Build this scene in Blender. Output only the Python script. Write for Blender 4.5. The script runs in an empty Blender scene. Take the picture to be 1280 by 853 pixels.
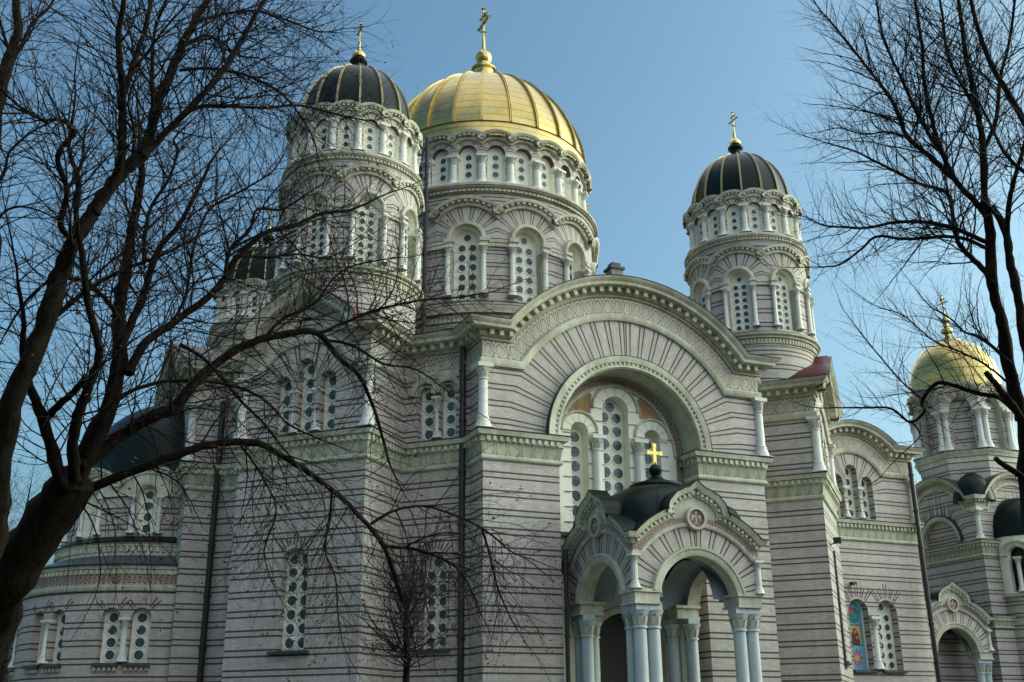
import bpy, math, random
from mathutils import Vector, Matrix
R_=math.radians; PI=math.pi
sc=bpy.context.scene
# ------------------------------------------------------------------ camera
CAM=(-21.593,-54.096,1.7); YAW=.4081; PIT=.346; ROL=-.0082
def cam_axes():
    fw=Vector((math.sin(YAW)*math.cos(PIT),math.cos(YAW)*math.cos(PIT),math.sin(PIT)))
    r=Vector((math.cos(YAW),-math.sin(YAW),0)); u=r.cross(fw)
    return r*math.cos(ROL)+u*math.sin(ROL), u*math.cos(ROL)-r*math.sin(ROL), fw
AR,AU,AF=cam_axes()
cd=bpy.data.cameras.new('camera'); cam=bpy.data.objects.new('camera',cd)
sc.collection.objects.link(cam); sc.camera=cam
cd.sensor_width=36; cd.lens=1353.42*36/1280; cd.clip_end=2000; cd.clip_start=.1
m=Matrix((AR,AU,-AF)).transposed().to_4x4(); m.translation=CAM; cam.matrix_world=m
# ------------------------------------------------------------------ light
SUN_AZ,SUN_EL=105,21
w=bpy.data.worlds.new('World'); sc.world=w; w.use_nodes=True
nt=w.node_tree; sky=nt.nodes.new('ShaderNodeTexSky'); sky.sky_type='NISHITA'; sky.sun_disc=False
sky.sun_elevation=R_(SUN_EL); sky.sun_rotation=R_(SUN_AZ); sky.altitude=0; sky.air_density=1.0; sky.dust_density=5.2; sky.ozone_density=2.5
bg=nt.nodes['Background']; bg.inputs[1].default_value=.15; tn=nt.nodes.new('ShaderNodeMix'); tn.data_type='RGBA'; tn.blend_type='MULTIPLY'; tn.inputs[0].default_value=1; tn.inputs[7].default_value=(.77,1.02,.985,1); nt.links.new(sky.outputs[0],tn.inputs[6]); nt.links.new(tn.outputs[2],bg.inputs[0])
sl=bpy.data.lights.new('sun','SUN'); sl.energy=2.6; sl.angle=R_(175); sl.color=(1,.975,.93)
so=bpy.data.objects.new('sun',sl); sc.collection.objects.link(so)
sd=Vector((math.sin(R_(SUN_AZ))*math.cos(R_(SUN_EL)),math.cos(R_(SUN_AZ))*math.cos(R_(SUN_EL)),math.sin(R_(SUN_EL))))
so.rotation_euler=sd.to_track_quat('Z','Y').to_euler(); so.location=(60,40,60)
sc.view_settings.view_transform='Standard'; sc.view_settings.look='None'; sc.view_settings.exposure=0.7; sc.view_settings.gamma=1.0
sc.view_settings.use_curve_mapping=False
# ------------------------------------------------------------------ materials
class NT:
    def __init__(s,name):
        s.m=bpy.data.materials.new(name); s.m.use_nodes=True; s.t=s.m.node_tree; s.n=s.t.nodes; s.b=s.n['Principled BSDF']
    def new(s,t): return s.n.new('ShaderNode'+t)
    def lk(s,a,b): s.t.links.new(a,b)
    def val(s,x,sock):
        if isinstance(x,(int,float)): sock.default_value=x
        else: s.lk(x,sock)
    def ma(s,op,a,b=None,c=None):
        n=s.new('Math'); n.operation=op; s.val(a,n.inputs[0])
        if b is not None: s.val(b,n.inputs[1])
        if c is not None: s.val(c,n.inputs[2])
        return n.outputs[0]
    def mix(s,f,a,b,bt='MIX'):
        n=s.new('Mix'); n.data_type='RGBA'; n.blend_type=bt; s.val(f,n.inputs[0])
        for x,i in ((a,6),(b,7)):
            if isinstance(x,tuple): n.inputs[i].default_value=(*x,1)
            else: s.lk(x,n.inputs[i])
        return n.outputs[2]
    def uv(s):
        n=s.new('UVMap'); n.uv_map='UVMap'; x=s.new('SeparateXYZ'); s.lk(n.outputs[0],x.inputs[0]); return x.outputs[0],x.outputs[1]
    def obj(s): return s.new('TexCoord').outputs['Object']
    def noise(s,vec,scale,det=4,rough=.6):
        n=s.new('TexNoise'); n.inputs['Scale'].default_value=scale; n.inputs['Detail'].default_value=det; n.inputs['Roughness'].default_value=rough
        if vec is not None: s.lk(vec,n.inputs['Vector'])
        return n.outputs[0]
    def ramp(s,f,a,b,lo=0.,hi=1.):
        n=s.new('MapRange'); n.inputs[1].default_value=a; n.inputs[2].default_value=b; n.inputs[3].default_value=lo; n.inputs[4].default_value=hi; s.lk(f,n.inputs[0]); return n.outputs[0]
    def bump(s,h,st=.3,dist=.02):
        n=s.new('Bump'); n.inputs['Strength'].default_value=st; n.inputs['Distance'].default_value=dist; s.lk(h,n.inputs['Height']); s.lk(n.outputs[0],s.b.inputs['Normal'])
    def col(s,c,rough=.8,metal=0.):
        if isinstance(c,tuple): s.b.inputs['Base Color'].default_value=(*c,1)
        else: s.lk(c,s.b.inputs['Base Color'])
        s.b.inputs['Roughness'].default_value=rough; s.b.inputs['Metallic'].default_value=metal
        return s.m
    def grime(s,c,amt=.35,sc1=.35,streak=True):
        o=s.new('TexCoord').outputs['Object']; n1=s.noise(o,sc1,6,.65)
        mp=s.new('Mapping'); mp.inputs['Scale'].default_value=(3.,3.,.25); s.lk(o,mp.inputs[0]); n2=s.noise(mp.outputs[0],1.2,4,.6)
        f=s.ma('MULTIPLY',s.ramp(n1,.35,.7,1-amt,1.),s.ramp(n2,.3,.65,1-amt*.7,1.) if streak else 1.)
        g=s.new('CombineColor'); 
        for i in range(3): s.lk(s.ma('POWER',f,(1.,1.05,1.25)[i]),g.inputs[i])
        return s.mix(1.,c,g.outputs[0],'MULTIPLY')
PER=.72
def mat_brick(name,Rk,zc,light=(.565,.545,.505)):
    t=NT(name); u,v=t.uv()
    if Rk:
        au=t.ma('ABSOLUTE',u); rho=t.ma('SQRT',t.ma('ADD',t.ma('MULTIPLY',u,u),t.ma('MULTIPLY',v,v)))
        th=t.ma('ARCTAN2',v,au); ins=t.ma('LESS_THAN',rho,Rk); pos=t.ma('GREATER_THAN',v,0.)
        k=t.ma('MINIMUM',t.ma('MAXIMUM',t.ma('DIVIDE',v,Rk),-1.),1.)
        so_=t.ma('ADD',t.ma('MULTIPLY',t.ma('ARCSINE',k),Rk),t.ma('MAXIMUM',t.ma('SUBTRACT',v,Rk),0.))
        si=t.ma('MULTIPLY',th,Rk)
        f=lambda a,b,x: t.ma('ADD',t.ma('MULTIPLY',b,x),t.ma('MULTIPLY',a,t.ma('SUBTRACT',1.,x)))
        s=f(v,f(so_,si,ins),pos); tt=f(u,rho,t.ma('MULTIPLY',ins,pos))
        s=t.ma('ADD',s,zc)
    else: s,tt=v,u
    mm=t.ma('MULTIPLY',t.ma('FRACT',t.ma('DIVIDE',s,PER)),PER)
    ln=t.ma('MAXIMUM',t.ma('LESS_THAN',t.ma('ABSOLUTE',t.ma('SUBTRACT',mm,.08)),.034),t.ma('LESS_THAN',t.ma('ABSOLUTE',t.ma('SUBTRACT',mm,.30)),.034))
    bd=t.ma('LESS_THAN',t.ma('ABSOLUTE',t.ma('SUBTRACT',mm,.19)),.11)
    cb=t.new('CombineXYZ'); t.lk(tt,cb.inputs[0]); t.lk(s,cb.inputs[1])
    br=t.new('TexBrick'); t.lk(cb.outputs[0],br.inputs[0])
    br.inputs['Color1'].default_value=(*light,1); br.inputs['Color2'].default_value=(light[0]*.76,light[1]*.74,light[2]*.73,1)
    br.inputs['Mortar'].default_value=(.40,.375,.345,1); br.inputs['Scale'].default_value=1; br.inputs['Mortar Size'].default_value=.011
    br.inputs['Brick Width'].default_value=.26; br.inputs['Row Height'].default_value=.09; br.inputs['Mortar Smooth'].default_value=.1; br.inputs['Bias'].default_value=-.1
    c=t.mix(t.ma('MULTIPLY',bd,.45),br.outputs[0],(.47,.37,.345)); c=t.mix(t.ma('MULTIPLY',ln,.95),c,(.052,.026,.027))
    c=t.grime(c,.2,.3,True); t.bump(br.outputs[1],-.35,.01)
    return t.col(c,.75)
def mat_plain(name,c,rough=.8,metal=0.,grime=.25,bumpscale=0,sc1=.5):
    t=NT(name); cc=t.new('RGB'); cc.outputs[0].default_value=(*c,1); o=t.grime(cc.outputs[0],grime,sc1)
    if bumpscale: t.bump(t.noise(t.obj(),bumpscale,5),.5,.03)
    return t.col(o,rough,metal)
TRIMC=(.66,.66,.55)
def mat_ornament(name,kind,pale=(.64,.63,.53),ground=(.36,.30,.275)):
    t=NT(name); u,v=t.uv(); x=t.ma('SUBTRACT',t.ma('FRACT',u),.5); y=t.ma('SUBTRACT',v,.5); ax=t.ma('ABSOLUTE',x)
    lt=lambda a,b: t.ma('LESS_THAN',a,b)
    if kind=='palmette':
        x=t.ma('SUBTRACT',t.ma('FRACT',t.ma('MULTIPLY',u,1.45)),.5); ax=t.ma('ABSOLUTE',x)
        rr=t.ma('SQRT',t.ma('ADD',t.ma('MULTIPLY',x,x),t.ma('MULTIPLY',y,y)))
        ring=lt(t.ma('ABSOLUTE',t.ma('SUBTRACT',rr,.40)),.045)
        an=t.ma('ARCTAN2',ax,t.ma('ADD',y,.32)); rd=t.ma('SQRT',t.ma('ADD',t.ma('MULTIPLY',x,x),t.ma('POWER',t.ma('ADD',y,.32),2.)))
        pet=t.ma('MULTIPLY',lt(t.ma('ABSOLUTE',t.ma('SUBTRACT',t.ma('FRACT',t.ma('MULTIPLY',an,2.9)),.5)),.33),lt(rd,t.ma('SUBTRACT',.58,t.ma('MULTIPLY',an,.28))))
        cor=lt(t.ma('SQRT',t.ma('ADD',t.ma('POWER',t.ma('SUBTRACT',ax,.5),2.),t.ma('POWER',t.ma('SUBTRACT',t.ma('ABSOLUTE',y),.38),2.))),.1)
        h=t.ma('MAXIMUM',t.ma('MAXIMUM',ring,pet),cor)
    elif kind=='acanthus':
        yy=t.ma('ADD',y,.5)
        leaf=lt(ax,t.ma('ADD',.20,t.ma('MULTIPLY',t.ma('SINE',t.ma('MULTIPLY',yy,3.0)),.17)))
        rib=t.ma('GREATER_THAN',t.ma('FRACT',t.ma('ADD',t.ma('MULTIPLY',ax,9.),t.ma('MULTIPLY',yy,1.2))),.3)
        tip=t.ma('MULTIPLY',t.ma('GREATER_THAN',yy,.8),lt(ax,.2))
        h=t.ma('MULTIPLY',t.ma('MULTIPLY',leaf,t.ma('ADD',t.ma('MULTIPLY',rib,.6),.4)),t.ma('SUBTRACT',1.,t.ma('MULTIPLY',tip,.75)))
        h=t.ma('MAXIMUM',h,t.ma('MULTIPLY',lt(t.ma('ABSOLUTE',t.ma('SUBTRACT',ax,.46)),.025),.8))
    else:
        sn=t.ma('MULTIPLY',t.ma('SINE',t.ma('MULTIPLY',u,2*PI)),.3)
        wv=lt(t.ma('ABSOLUTE',t.ma('SUBTRACT',y,sn)),.075)
        x2=t.ma('SUBTRACT',t.ma('FRACT',t.ma('MULTIPLY',u,2.)),.5); sg=t.ma('SIGN',t.ma('SUBTRACT',t.ma('FRACT',u),.5))
        yc=t.ma('SUBTRACT',y,t.ma('MULTIPLY',sg,.14)); rr=t.ma('SQRT',t.ma('ADD',t.ma('MULTIPLY',t.ma('MULTIPLY',x2,x2),.45),t.ma('MULTIPLY',yc,yc)))
        cu=t.ma('MAXIMUM',lt(t.ma('ABSOLUTE',t.ma('SUBTRACT',rr,.16)),.045),lt(rr,.05))
        h=t.ma('MAXIMUM',wv,cu)
    c=t.mix(h,ground,pale); c=t.grime(c,.3); t.bump(h,.6,.04)
    return t.col(c,.85)
def mat_glass():
    t=NT('window_glass'); n=t.noise(t.obj(),7.,3); c=t.mix(t.ramp(n,.4,.6),(.025,.065,.085),(.055,.11,.13)); t.bump(t.noise(t.obj(),2.5,3),.25,.05)
    m=t.col(c,.16); t.b.inputs['Specular IOR Level'].default_value=.4; return m
def mat_gold(name,panels=False,rough=.27):
    t=NT(name)
    n=t.noise(t.obj(),1.3,5); c=t.mix(t.ramp(n,.35,.65),(.56,.42,.14),(.42,.34,.13))
    if panels:
        u,v=t.uv(); br=t.new('TexBrick'); cb=t.new('CombineXYZ'); t.lk(u,cb.inputs[0]); t.lk(v,cb.inputs[1]); t.lk(cb.outputs[0],br.inputs[0])
        br.inputs['Scale'].default_value=1; br.inputs['Brick Width'].default_value=90; br.inputs['Row Height'].default_value=.6; br.inputs['Mortar Size'].default_value=.024
        br.inputs['Color1'].default_value=(1,1,1,1); br.inputs['Color2'].default_value=(.86,.86,.82,1); br.inputs['Mortar'].default_value=(.38,.34,.27,1)
        c=t.mix(1.,c,br.outputs[0],'MULTIPLY'); c=t.mix(t.ma('MULTIPLY',t.ramp(t.noise(t.obj(),.55,6,.7),.45,.68),.6),c,(.34,.31,.2)); t.lk(t.ramp(t.noise(t.obj(),2.2,4),.3,.7,.2,.36),t.b.inputs['Roughness'])
        mm=t.col(c,.3,1.); t.lk(t.ramp(t.noise(t.obj(),2.2,4),.3,.7,rough-.06,rough+.1),t.b.inputs['Roughness']); t.bump(t.ma('ADD',br.outputs[1],t.noise(t.obj(),1.6,3)),.08,.05); return mm
    return t.col(c,rough,1.)
def mat_metalroof(name,c,seam=0.,rough=.45):
    t=NT(name); u,v=t.uv(); n=t.noise(t.obj(),1.1,6,.7); cc=t.mix(t.ramp(n,.3,.7),tuple(x*.7 for x in c),tuple(x*1.35 for x in c))
    if seam:
        f=t.ma('LESS_THAN',t.ma('ABSOLUTE',t.ma('SUBTRACT',t.ma('FRACT',t.ma('DIVIDE',u,seam)),.5)),.06); t.bump(f,.8,.04); cc=t.mix(t.ma('MULTIPLY',f,.5),cc,tuple(x*.4 for x in c))
    else: t.bump(n,.1,.05)
    t.b.inputs['Specular IOR Level'].default_value=.13; return t.col(cc,rough,.0)
def mat_bark(name,c1,c2):
    t=NT(name); o=t.obj(); mp=t.new('Mapping'); mp.inputs['Scale'].default_value=(9,9,2.2); t.lk(o,mp.inputs[0]); n=t.noise(mp.outputs[0],2.,6,.7)
    c=t.mix(t.ramp(n,.35,.65),c1,c2); c=t.mix(t.ma('MULTIPLY',t.ramp(t.noise(o,1.4,3),.5,.7),.45),c,(.014,.016,.009)); t.bump(n,.8,.03); t.b.inputs['Specular IOR Level'].default_value=.12; return t.col(c,.95)
def mat_ground(name,c1,c2,s=.6):
    t=NT(name); n=t.noise(t.obj(),s,8,.7); c=t.mix(t.ramp(n,.35,.65),c1,c2); t.bump(t.noise(t.obj(),12,5),.5,.05); return t.col(c,.95)
BRK=mat_brick('striped_brick',0,0); TRIM=mat_plain('cream_stone',TRIMC,.8,0,.4,14); WHITE=mat_plain('white_column_paint',(.68,.70,.66),.6,0,.2,0)
PLATE=mat_plain('window_tracery_plaster',(.82,.81,.70),.8,0,.1); GLASS=mat_glass(); PCOL=mat_plain('pale_blue_column_paint',(.53,.615,.65),.55,0,.25); GOLD=mat_gold('gilding'); GOLDP=mat_gold('gilded_dome_panels',True,.34)
DARK=mat_metalroof('black_sheet_metal',(.003,.010,.009),.6,.38); FLASH=mat_plain('dark_flashing',(.025,.027,.03),.5,0,.2); MAROON=mat_metalroof('maroon_sheet_metal',(.10,.03,.035),.55)
RIB=mat_plain('dull_gilt_rib',(.48,.41,.22),.4,.3,.2); PAL=mat_ornament('palmette_frieze','palmette'); ACA=mat_ornament('acanthus_frieze','acanthus',(.56,.57,.45),(.33,.34,.26)); SCR=mat_ornament('scroll_frieze','scroll',(.17,.05,.05),(.50,.44,.40))
MOD=mat_plain('modillion_stone',(.50,.47,.37),.85,0,.4); PIPE=mat_plain('drainpipe_paint',(.018,.017,.018),.5,0,.2); VAULT=mat_plain('blue_grey_plaster',(.27,.33,.38),.85,0,.25); SILL=mat_plain('lead_sill',(.05,.055,.055),.6,0,.2)
GRIB=mat_gold('pale_gilt_rib',False,.42)
DOORM=mat_plain('dark_oak',(.006,.004,.004),.6); 
# ------------------------------------------------------------------ mesh helpers
class MB:
    def __init__(s): s.v=[];s.f=[];s.uv=[];s.mi=[];s.mats=[]
    def mi_(s,m):
        if m not in s.mats: s.mats.append(m)
        return s.mats.index(m)
    def poly(s,ps,m,uvs=None):
        b=len(s.v); s.v+= [tuple(p) for p in ps]; s.f.append(tuple(range(b,b+len(ps)))); s.uv.append(uvs or [(0,0)]*len(ps)); s.mi.append(s.mi_(m))
    def grid(s,rows,m,uvr=None,closed=False):
        b=len(s.v); n=len(rows[0])
        for r in rows: s.v+=[tuple(p) for p in r]
        k=s.mi_(m)
        for i in range(len(rows)-1):
            for j in range(n if closed else n-1):
                j2=(j+1)%n; s.f.append((b+i*n+j,b+i*n+j2,b+(i+1)*n+j2,b+(i+1)*n+j)); s.mi.append(k)
                if uvr: s.uv.append([uvr[i][j],uvr[i][j+1] if closed else uvr[i][j2],uvr[i+1][j+1] if closed else uvr[i+1][j2],uvr[i+1][j]])
                else: s.uv.append([(0,0)]*4)
    def build(s,name,parent=None,ang=35,loc=None,flat=False):
        me=bpy.data.meshes.new(name); me.from_pydata(s.v,[],s.f)
        ul=me.uv_layers.new(name='UVMap'); ul.data.foreach_set('uv',[c for f in s.uv for p in f for c in p])
        for m in s.mats: me.materials.append(m)
        me.polygons.foreach_set('material_index',s.mi)
        if not flat:
            me.polygons.foreach_set('use_smooth',[True]*len(s.f))
            # weld so smoothing works
            import bmesh
            bm=bmesh.new(); bm.from_mesh(me); bmesh.ops.remove_doubles(bm,verts=bm.verts,dist=.0004); bmesh.ops.recalc_face_normals(bm,faces=bm.faces) if getattr(s,'recalc',False) else None
            bm.to_mesh(me); bm.free(); me.set_sharp_from_angle(angle=R_(ang))
        me.update()
        return link(name,me,parent,loc)
def link(name,data,parent=None,loc=None,rz=None):
    o=bpy.data.objects.new(name,data); sc.collection.objects.link(o)
    if parent: o.parent=parent
    if loc is not None: o.location=loc
    if rz is not None: o.rotation_euler=(0,0,rz)
    return o
def tag(o,label,cat,group=None):
    o['label']=label; o['category']=cat
    if group: o['group']=group
    return o
def flat(O,T,N):
    f=lambda u,d,z:(O[0]+u*T[0]+d*N[0],O[1]+u*T[1]+d*N[1],z); f.step=1e9; f.N=N; f.T=T; f.ang=math.atan2(N[1],N[0]); return f
def cyl(c,a0,R0):
    def f(u,d,z):
        a=a0+u/R0; r=R0+d; return (c[0]+r*math.cos(a),c[1]+r*math.sin(a),z)
    f.step=R0*.07; f.a0=a0; f.R0=R0; f.c=c; return f
def lin(a,b,step):
    n=max(1,math.ceil(abs(b-a)/step-1e-6)); return [a+(b-a)*i/n for i in range(n+1)]
def box(mb,M,u0,u1,d0,d1,z0,z1,m,back=False):
    us=lin(u0,u1,M.step); rows=[]
    sec=lambda u:[M(u,d0,z0),M(u,d1,z0),M(u,d1,z1),M(u,d0,z1)]
    R=[sec(u) for u in us]; uvr=[[(u,0),(u,d1-d0),(u,d1-d0+z1-z0),(u,2*(d1-d0)+z1-z0)] for u in us]
    mb.grid(R,m,uvr)
    mb.poly(sec(u0)[::-1],m); mb.poly(sec(u1),m)
def arcpts(uc,zc,r,t0,t1,n):   # t in degrees from +u axis; goes t0->t1
    return [(uc+r*math.cos(R_(t0+(t1-t0)*i/n)),zc+r*math.sin(R_(t0+(t1-t0)*i/n))) for i in range(n+1)]
def pathnorm(path):
    out=[]
    for i,p in enumerate(path):
        ds=[]
        if i>0: a=path[i-1]; L=math.hypot(p[0]-a[0],p[1]-a[1]) or 1; ds.append(((p[0]-a[0])/L,(p[1]-a[1])/L))
        if i<len(path)-1: b=path[i+1]; L=math.hypot(b[0]-p[0],b[1]-p[1]) or 1; ds.append(((b[0]-p[0])/L,(b[1]-p[1])/L))
        ns=[(-d[1],d[0]) for d in ds]
        if len(ns)==1: out.append(ns[0]); continue
        sx,sy=ns[0][0]+ns[1][0],ns[0][1]+ns[1][1]; L=math.hypot(sx,sy) or 1; sx/=L; sy/=L
        k=max(.35,sx*ns[0][0]+sy*ns[0][1]); out.append((sx/k,sy/k))
    return out
def dens(path,step):
    o=[path[0]]
    for a,b in zip(path,path[1:]):
        L=math.hypot(b[0]-a[0],b[1]-a[1]); n=max(1,math.ceil(L/step-1e-6)); o+=[(a[0]+(b[0]-a[0])*i/n,a[1]+(b[1]-a[1])*i/n) for i in range(1,n+1)]
    return o
def sweep(mb,M,path,prof,m,mitL=0,mitR=0,uvs=None,caps=False,mats=None):
    """profile [(n,d)] swept along a wall path [(u,z)]; mit: extra |u| per unit d at the ends; uvs: ornament height"""
    path=dens(path,M.step); N=pathnorm(path)
    if mitL: N[0]=(0,1)
    if mitR: N[-1]=(0,1)
    s=0; rows=[]; uvr=[]; cum=[0]
    for a,b in zip(prof,prof[1:]): cum.append(cum[-1]+math.hypot(b[0]-a[0],b[1]-a[1]))
    for i,(p,nn) in enumerate(zip(path,N)):
        if i: s+=math.hypot(p[0]-path[i-1][0],p[1]-path[i-1][1])
        r=[]
        for n,d in prof:
            u=p[0]+nn[0]*n; z=p[1]+nn[1]*n
            if i==0: u-=mitL*d
            if i==len(path)-1: u+=mitR*d
            r.append(M(u,d,z))
        rows.append(r); uvr.append([(s/uvs,c/uvs) if uvs else (s,c) for c in cum])
    mb.grid(rows,m,uvr)
    if caps: mb.poly(rows[0][::-1],m); mb.poly(rows[-1],m)
def along(path,spacing,off=.5):
    out=[]; acc=-spacing*off
    for a,b in zip(path,path[1:]):
        L=math.hypot(b[0]-a[0],b[1]-a[1]);  
        if L<1e-6: continue
        t=-acc if acc<0 else 0
        x=acc
        k=0
        pos=spacing*0
        while True:
            d=-x if x<0 else spacing-x
            if x<0: d=-x
            if d>L-pos+1e-9: x=x+(L-pos); break
            pos+=d; x=0; f=pos/L; out.append((a[0]+(b[0]-a[0])*f,a[1]+(b[1]-a[1])*f,(b[0]-a[0])/L,(b[1]-a[1])/L))
            x=0
        acc=x
    return out
def blocks(mb,M,path,n0,n1,d0,d1,w,sp,m):
    for u,z,du,dz in along(path,sp):
        nu,nz=-dz,du; h=w/2
        P=lambda a,n,d: M(u+du*a+nu*n,d,z+dz*a+nz*n)
        A=[P(-h,n0,d1),P(h,n0,d1),P(h,n1,d1),P(-h,n1,d1)]; B=[P(-h,n0,d0),P(h,n0,d0),P(h,n1,d0),P(-h,n1,d0)]
        mb.poly(A,m)
        for i in range(4): j=(i+1)%4; mb.poly([B[i],B[j],A[j],A[i]],m)
def arch_top(op,u):
    x=abs(u-op['u']); w=op['w']
    return op['zp']+math.sqrt(max(0,w*w-x*x))
def wall(mb,M,u0,u1,z0,z1,m,ops=(),uo=0,zo=0,zt=None,d=0,zbf=None,extra=()):
    bs=set(lin(u0,u1,M.step))|set(e for e in extra if u0<e<u1)
    for o in ops:
        for i in range(15): bs.add(round(o['u']-o['w']*math.cos(PI*i/14),5))
    bs=sorted(b for b in bs if u0-1e-6<=b<=u1+1e-6)
    T=zt or (lambda u:z1); B=zbf or (lambda u:z0)
    q=lambda a,b,za,zb,zc,zd: mb.poly([M(a,d,za),M(b,d,zb),M(b,d,zc),M(a,d,zd)],m,[(a-uo,za-zo),(b-uo,zb-zo),(b-uo,zc-zo),(a-uo,zd-zo)])
    for a,b in zip(bs,bs[1:]):
        if b-a<1e-5: continue
        mid=(a+b)/2; op=next((o for o in ops if abs(mid-o['u'])<o['w']),None)
        if op is None: q(a,b,B(a),B(b),T(b),T(a))
        else:
            if op['zs']>B(mid)+.001: q(a,b,B(a),B(b),op['zs'],op['zs'])
            q(a,b,arch_top(op,a),arch_top(op,b),T(b),T(a))
def outline(o,n=14,inset=0,zs=None):
    w=o['w']-inset; zs=o['zs'] if zs is None else zs
    return [(o['u']-w,zs)]+arcpts(o['u'],o['zp'],w,180,0,n)+[(o['u']+w,zs)]
def reveal(mb,M,o,d0,d1,m,msill=None,march=None):
    pts=outline(o); s=0; rows=[];uvr=[]
    for i,p in enumerate(pts):
        if i: s+=math.hypot(p[0]-pts[i-1][0],p[1]-pts[i-1][1])
        rows.append([M(p[0],d0,p[1]),M(p[0],d1,p[1])]); uvr.append([(0,s+o['zs']),(d0-d1,s+o['zs'])])
    n=len(rows)
    mb.grid(rows[:2],m,uvr[:2]); mb.grid(rows[1:n-1],march or m,uvr[1:n-1]); mb.grid(rows[n-2:],m,uvr[n-2:])
    a,b=o['u']-o['w'],o['u']+o['w']; mb.poly([M(a,d0,o['zs']),M(b,d0,o['zs']),M(b,d1,o['zs']),M(a,d1,o['zs'])],msill or m)
def lathe(mb,x,y,prof,m,n=12,mats=None,a0=0):
    for k in range(len(prof)-1):
        (r0,z0),(r1,z1)=prof[k],prof[k+1]
        rows=[[(x+r*math.cos(a0+2*PI*j/n),y+r*math.sin(a0+2*PI*j/n),z) for j in range(n)] for r,z in ((r0,z0),(r1,z1))]
        L=2*PI*max(r0,r1,.01)
        uvr=[[(L*j/n,z) for j in range(n+1)] for z in (z0,z1)]
        mb.grid(rows,(mats[k] if mats else m),uvr,True)
def plansweep(mb,pts,prof,m,uvs=None,skip=(),closed=False,z=0,mats=None):
    """profile [(d,z)] along plan points (outward = right hand side)"""
    n=len(pts); Ns=[]
    for i in range(n):
        ds=[]
        if closed or i>0: a,b=pts[i-1],pts[i]; L=math.hypot(b[0]-a[0],b[1]-a[1]); ds.append(((b[1]-a[1])/L,-(b[0]-a[0])/L))
        if closed or i<n-1: a,b=pts[i],pts[(i+1)%n]; L=math.hypot(b[0]-a[0],b[1]-a[1]); ds.append(((b[1]-a[1])/L,-(b[0]-a[0])/L))
        if len(ds)==1: Ns.append(ds[0])
        else:
            sx,sy=ds[0][0]+ds[1][0],ds[0][1]+ds[1][1]; L=math.hypot(sx,sy); sx/=L; sy/=L; k=sx*ds[0][0]+sy*ds[0][1]; Ns.append((sx/k,sy/k))
    s=0
    cum=[0]
    for a,b in zip(prof,prof[1:]): cum.append(cum[-1]+math.hypot(b[0]-a[0],b[1]-a[1]))
    for i in range(n if closed else n-1):
        j=(i+1)%n; L=math.hypot(pts[j][0]-pts[i][0],pts[j][1]-pts[i][1])
        if i not in skip:
            rows=[[(pts[k][0]+Ns[k][0]*d,pts[k][1]+Ns[k][1]*d,zz+z) for d,zz in prof] for k in (i,j)]
            kk=uvs or 1; uvr=[[(x/kk,c/kk) for c in cum] for x in (s,s+L)]
            mb.grid(rows,m,uvr)
        s+=L
def planblocks(mb,a,b,d0,d1,z0,z1,w,sp,m,in0=.0,in1=.0):
    L=math.hypot(b[0]-a[0],b[1]-a[1]); T=((b[0]-a[0])/L,(b[1]-a[1])/L); M=flat(a,T,(T[1],-T[0]))
    k=max(1,int((L-in0-in1)/sp)); st=(L-in0-in1)/k
    for i in range(k):
        u=in0+st*(i+.5); box(mb,M,u-w/2,u+w/2,d0,d1,z0,z1,m)
def along(path,sp):
    L=[math.hypot(b[0]-a[0],b[1]-a[1]) for a,b in zip(path,path[1:])]; tot=sum(L); n=max(1,round(tot/sp)); st=tot/n; out=[]
    i=0; acc=0
    for k in range(n):
        s=st*(k+.5)
        while i<len(L)-1 and acc+L[i]<s: acc+=L[i]; i+=1
        f=(s-acc)/L[i]; a,b=path[i],path[i+1]; out.append((a[0]+(b[0]-a[0])*f,a[1]+(b[1]-a[1])*f,(b[0]-a[0])/L[i],(b[1]-a[1])/L[i]))
    return out
# ------------------------------------------------------------------ setting
S2=math.sqrt(.5); P0=16.28; HW=6.5; BI=3.25
mb=MB(); mb.poly([(-600,-600,0),(600,-600,0),(600,600,0),(-600,600,0)],mat_ground('winter_lawn',(.05,.055,.03),(.085,.08,.05),.4)); g=mb.build('lawn'); g['kind']='structure'
mb=MB(); 
ring=[(R*math.cos(2*PI*k/64),R*math.sin(2*PI*k/64)) for R in (19.6,25.5) for k in range(64)]
PAVE=mat_ground('path_paving',(.15,.145,.14),(.2,.195,.185),1.5)
mb.poly([(-60,-31,.004),(70,-31,.004),(70,-25,.004),(-60,-25,.004)],PAVE); mb.poly([(-2.6,-25,.004),(2.6,-25,.004),(2.6,-20.9,.004),(-2.6,-20.9,.004)],PAVE)
g=mb.build('path'); g['kind']='structure'
# unseen belt of dense trees behind the camera, added to shade the lower storey
mb=MB(); rnd=random.Random(5); BELT=mat_ground('shade_belt_foliage',(.02,.03,.015),(.045,.06,.03),2.)
for k in range(26):
    an=R_(-172+k*6.6); x,y=2+68*math.cos(an),-4+66*math.sin(an); h=rnd.uniform(17,23); r=rnd.uniform(5,7)
    rows=[[(x+r*w*rnd.uniform(.7,1.2)*math.cos(2*PI*j/12),y+r*w*rnd.uniform(.7,1.2)*math.sin(2*PI*j/12),h*q) for j in range(12)] for q,w in ((0,.9),(.15,1),(.35,1.05),(.55,.95),(.75,.7),(.9,.4),(1,.05))]
    mb.grid(rows,BELT,None,True)
g=mb.build('added_shade_trees'); g['kind']='stuff'
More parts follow.
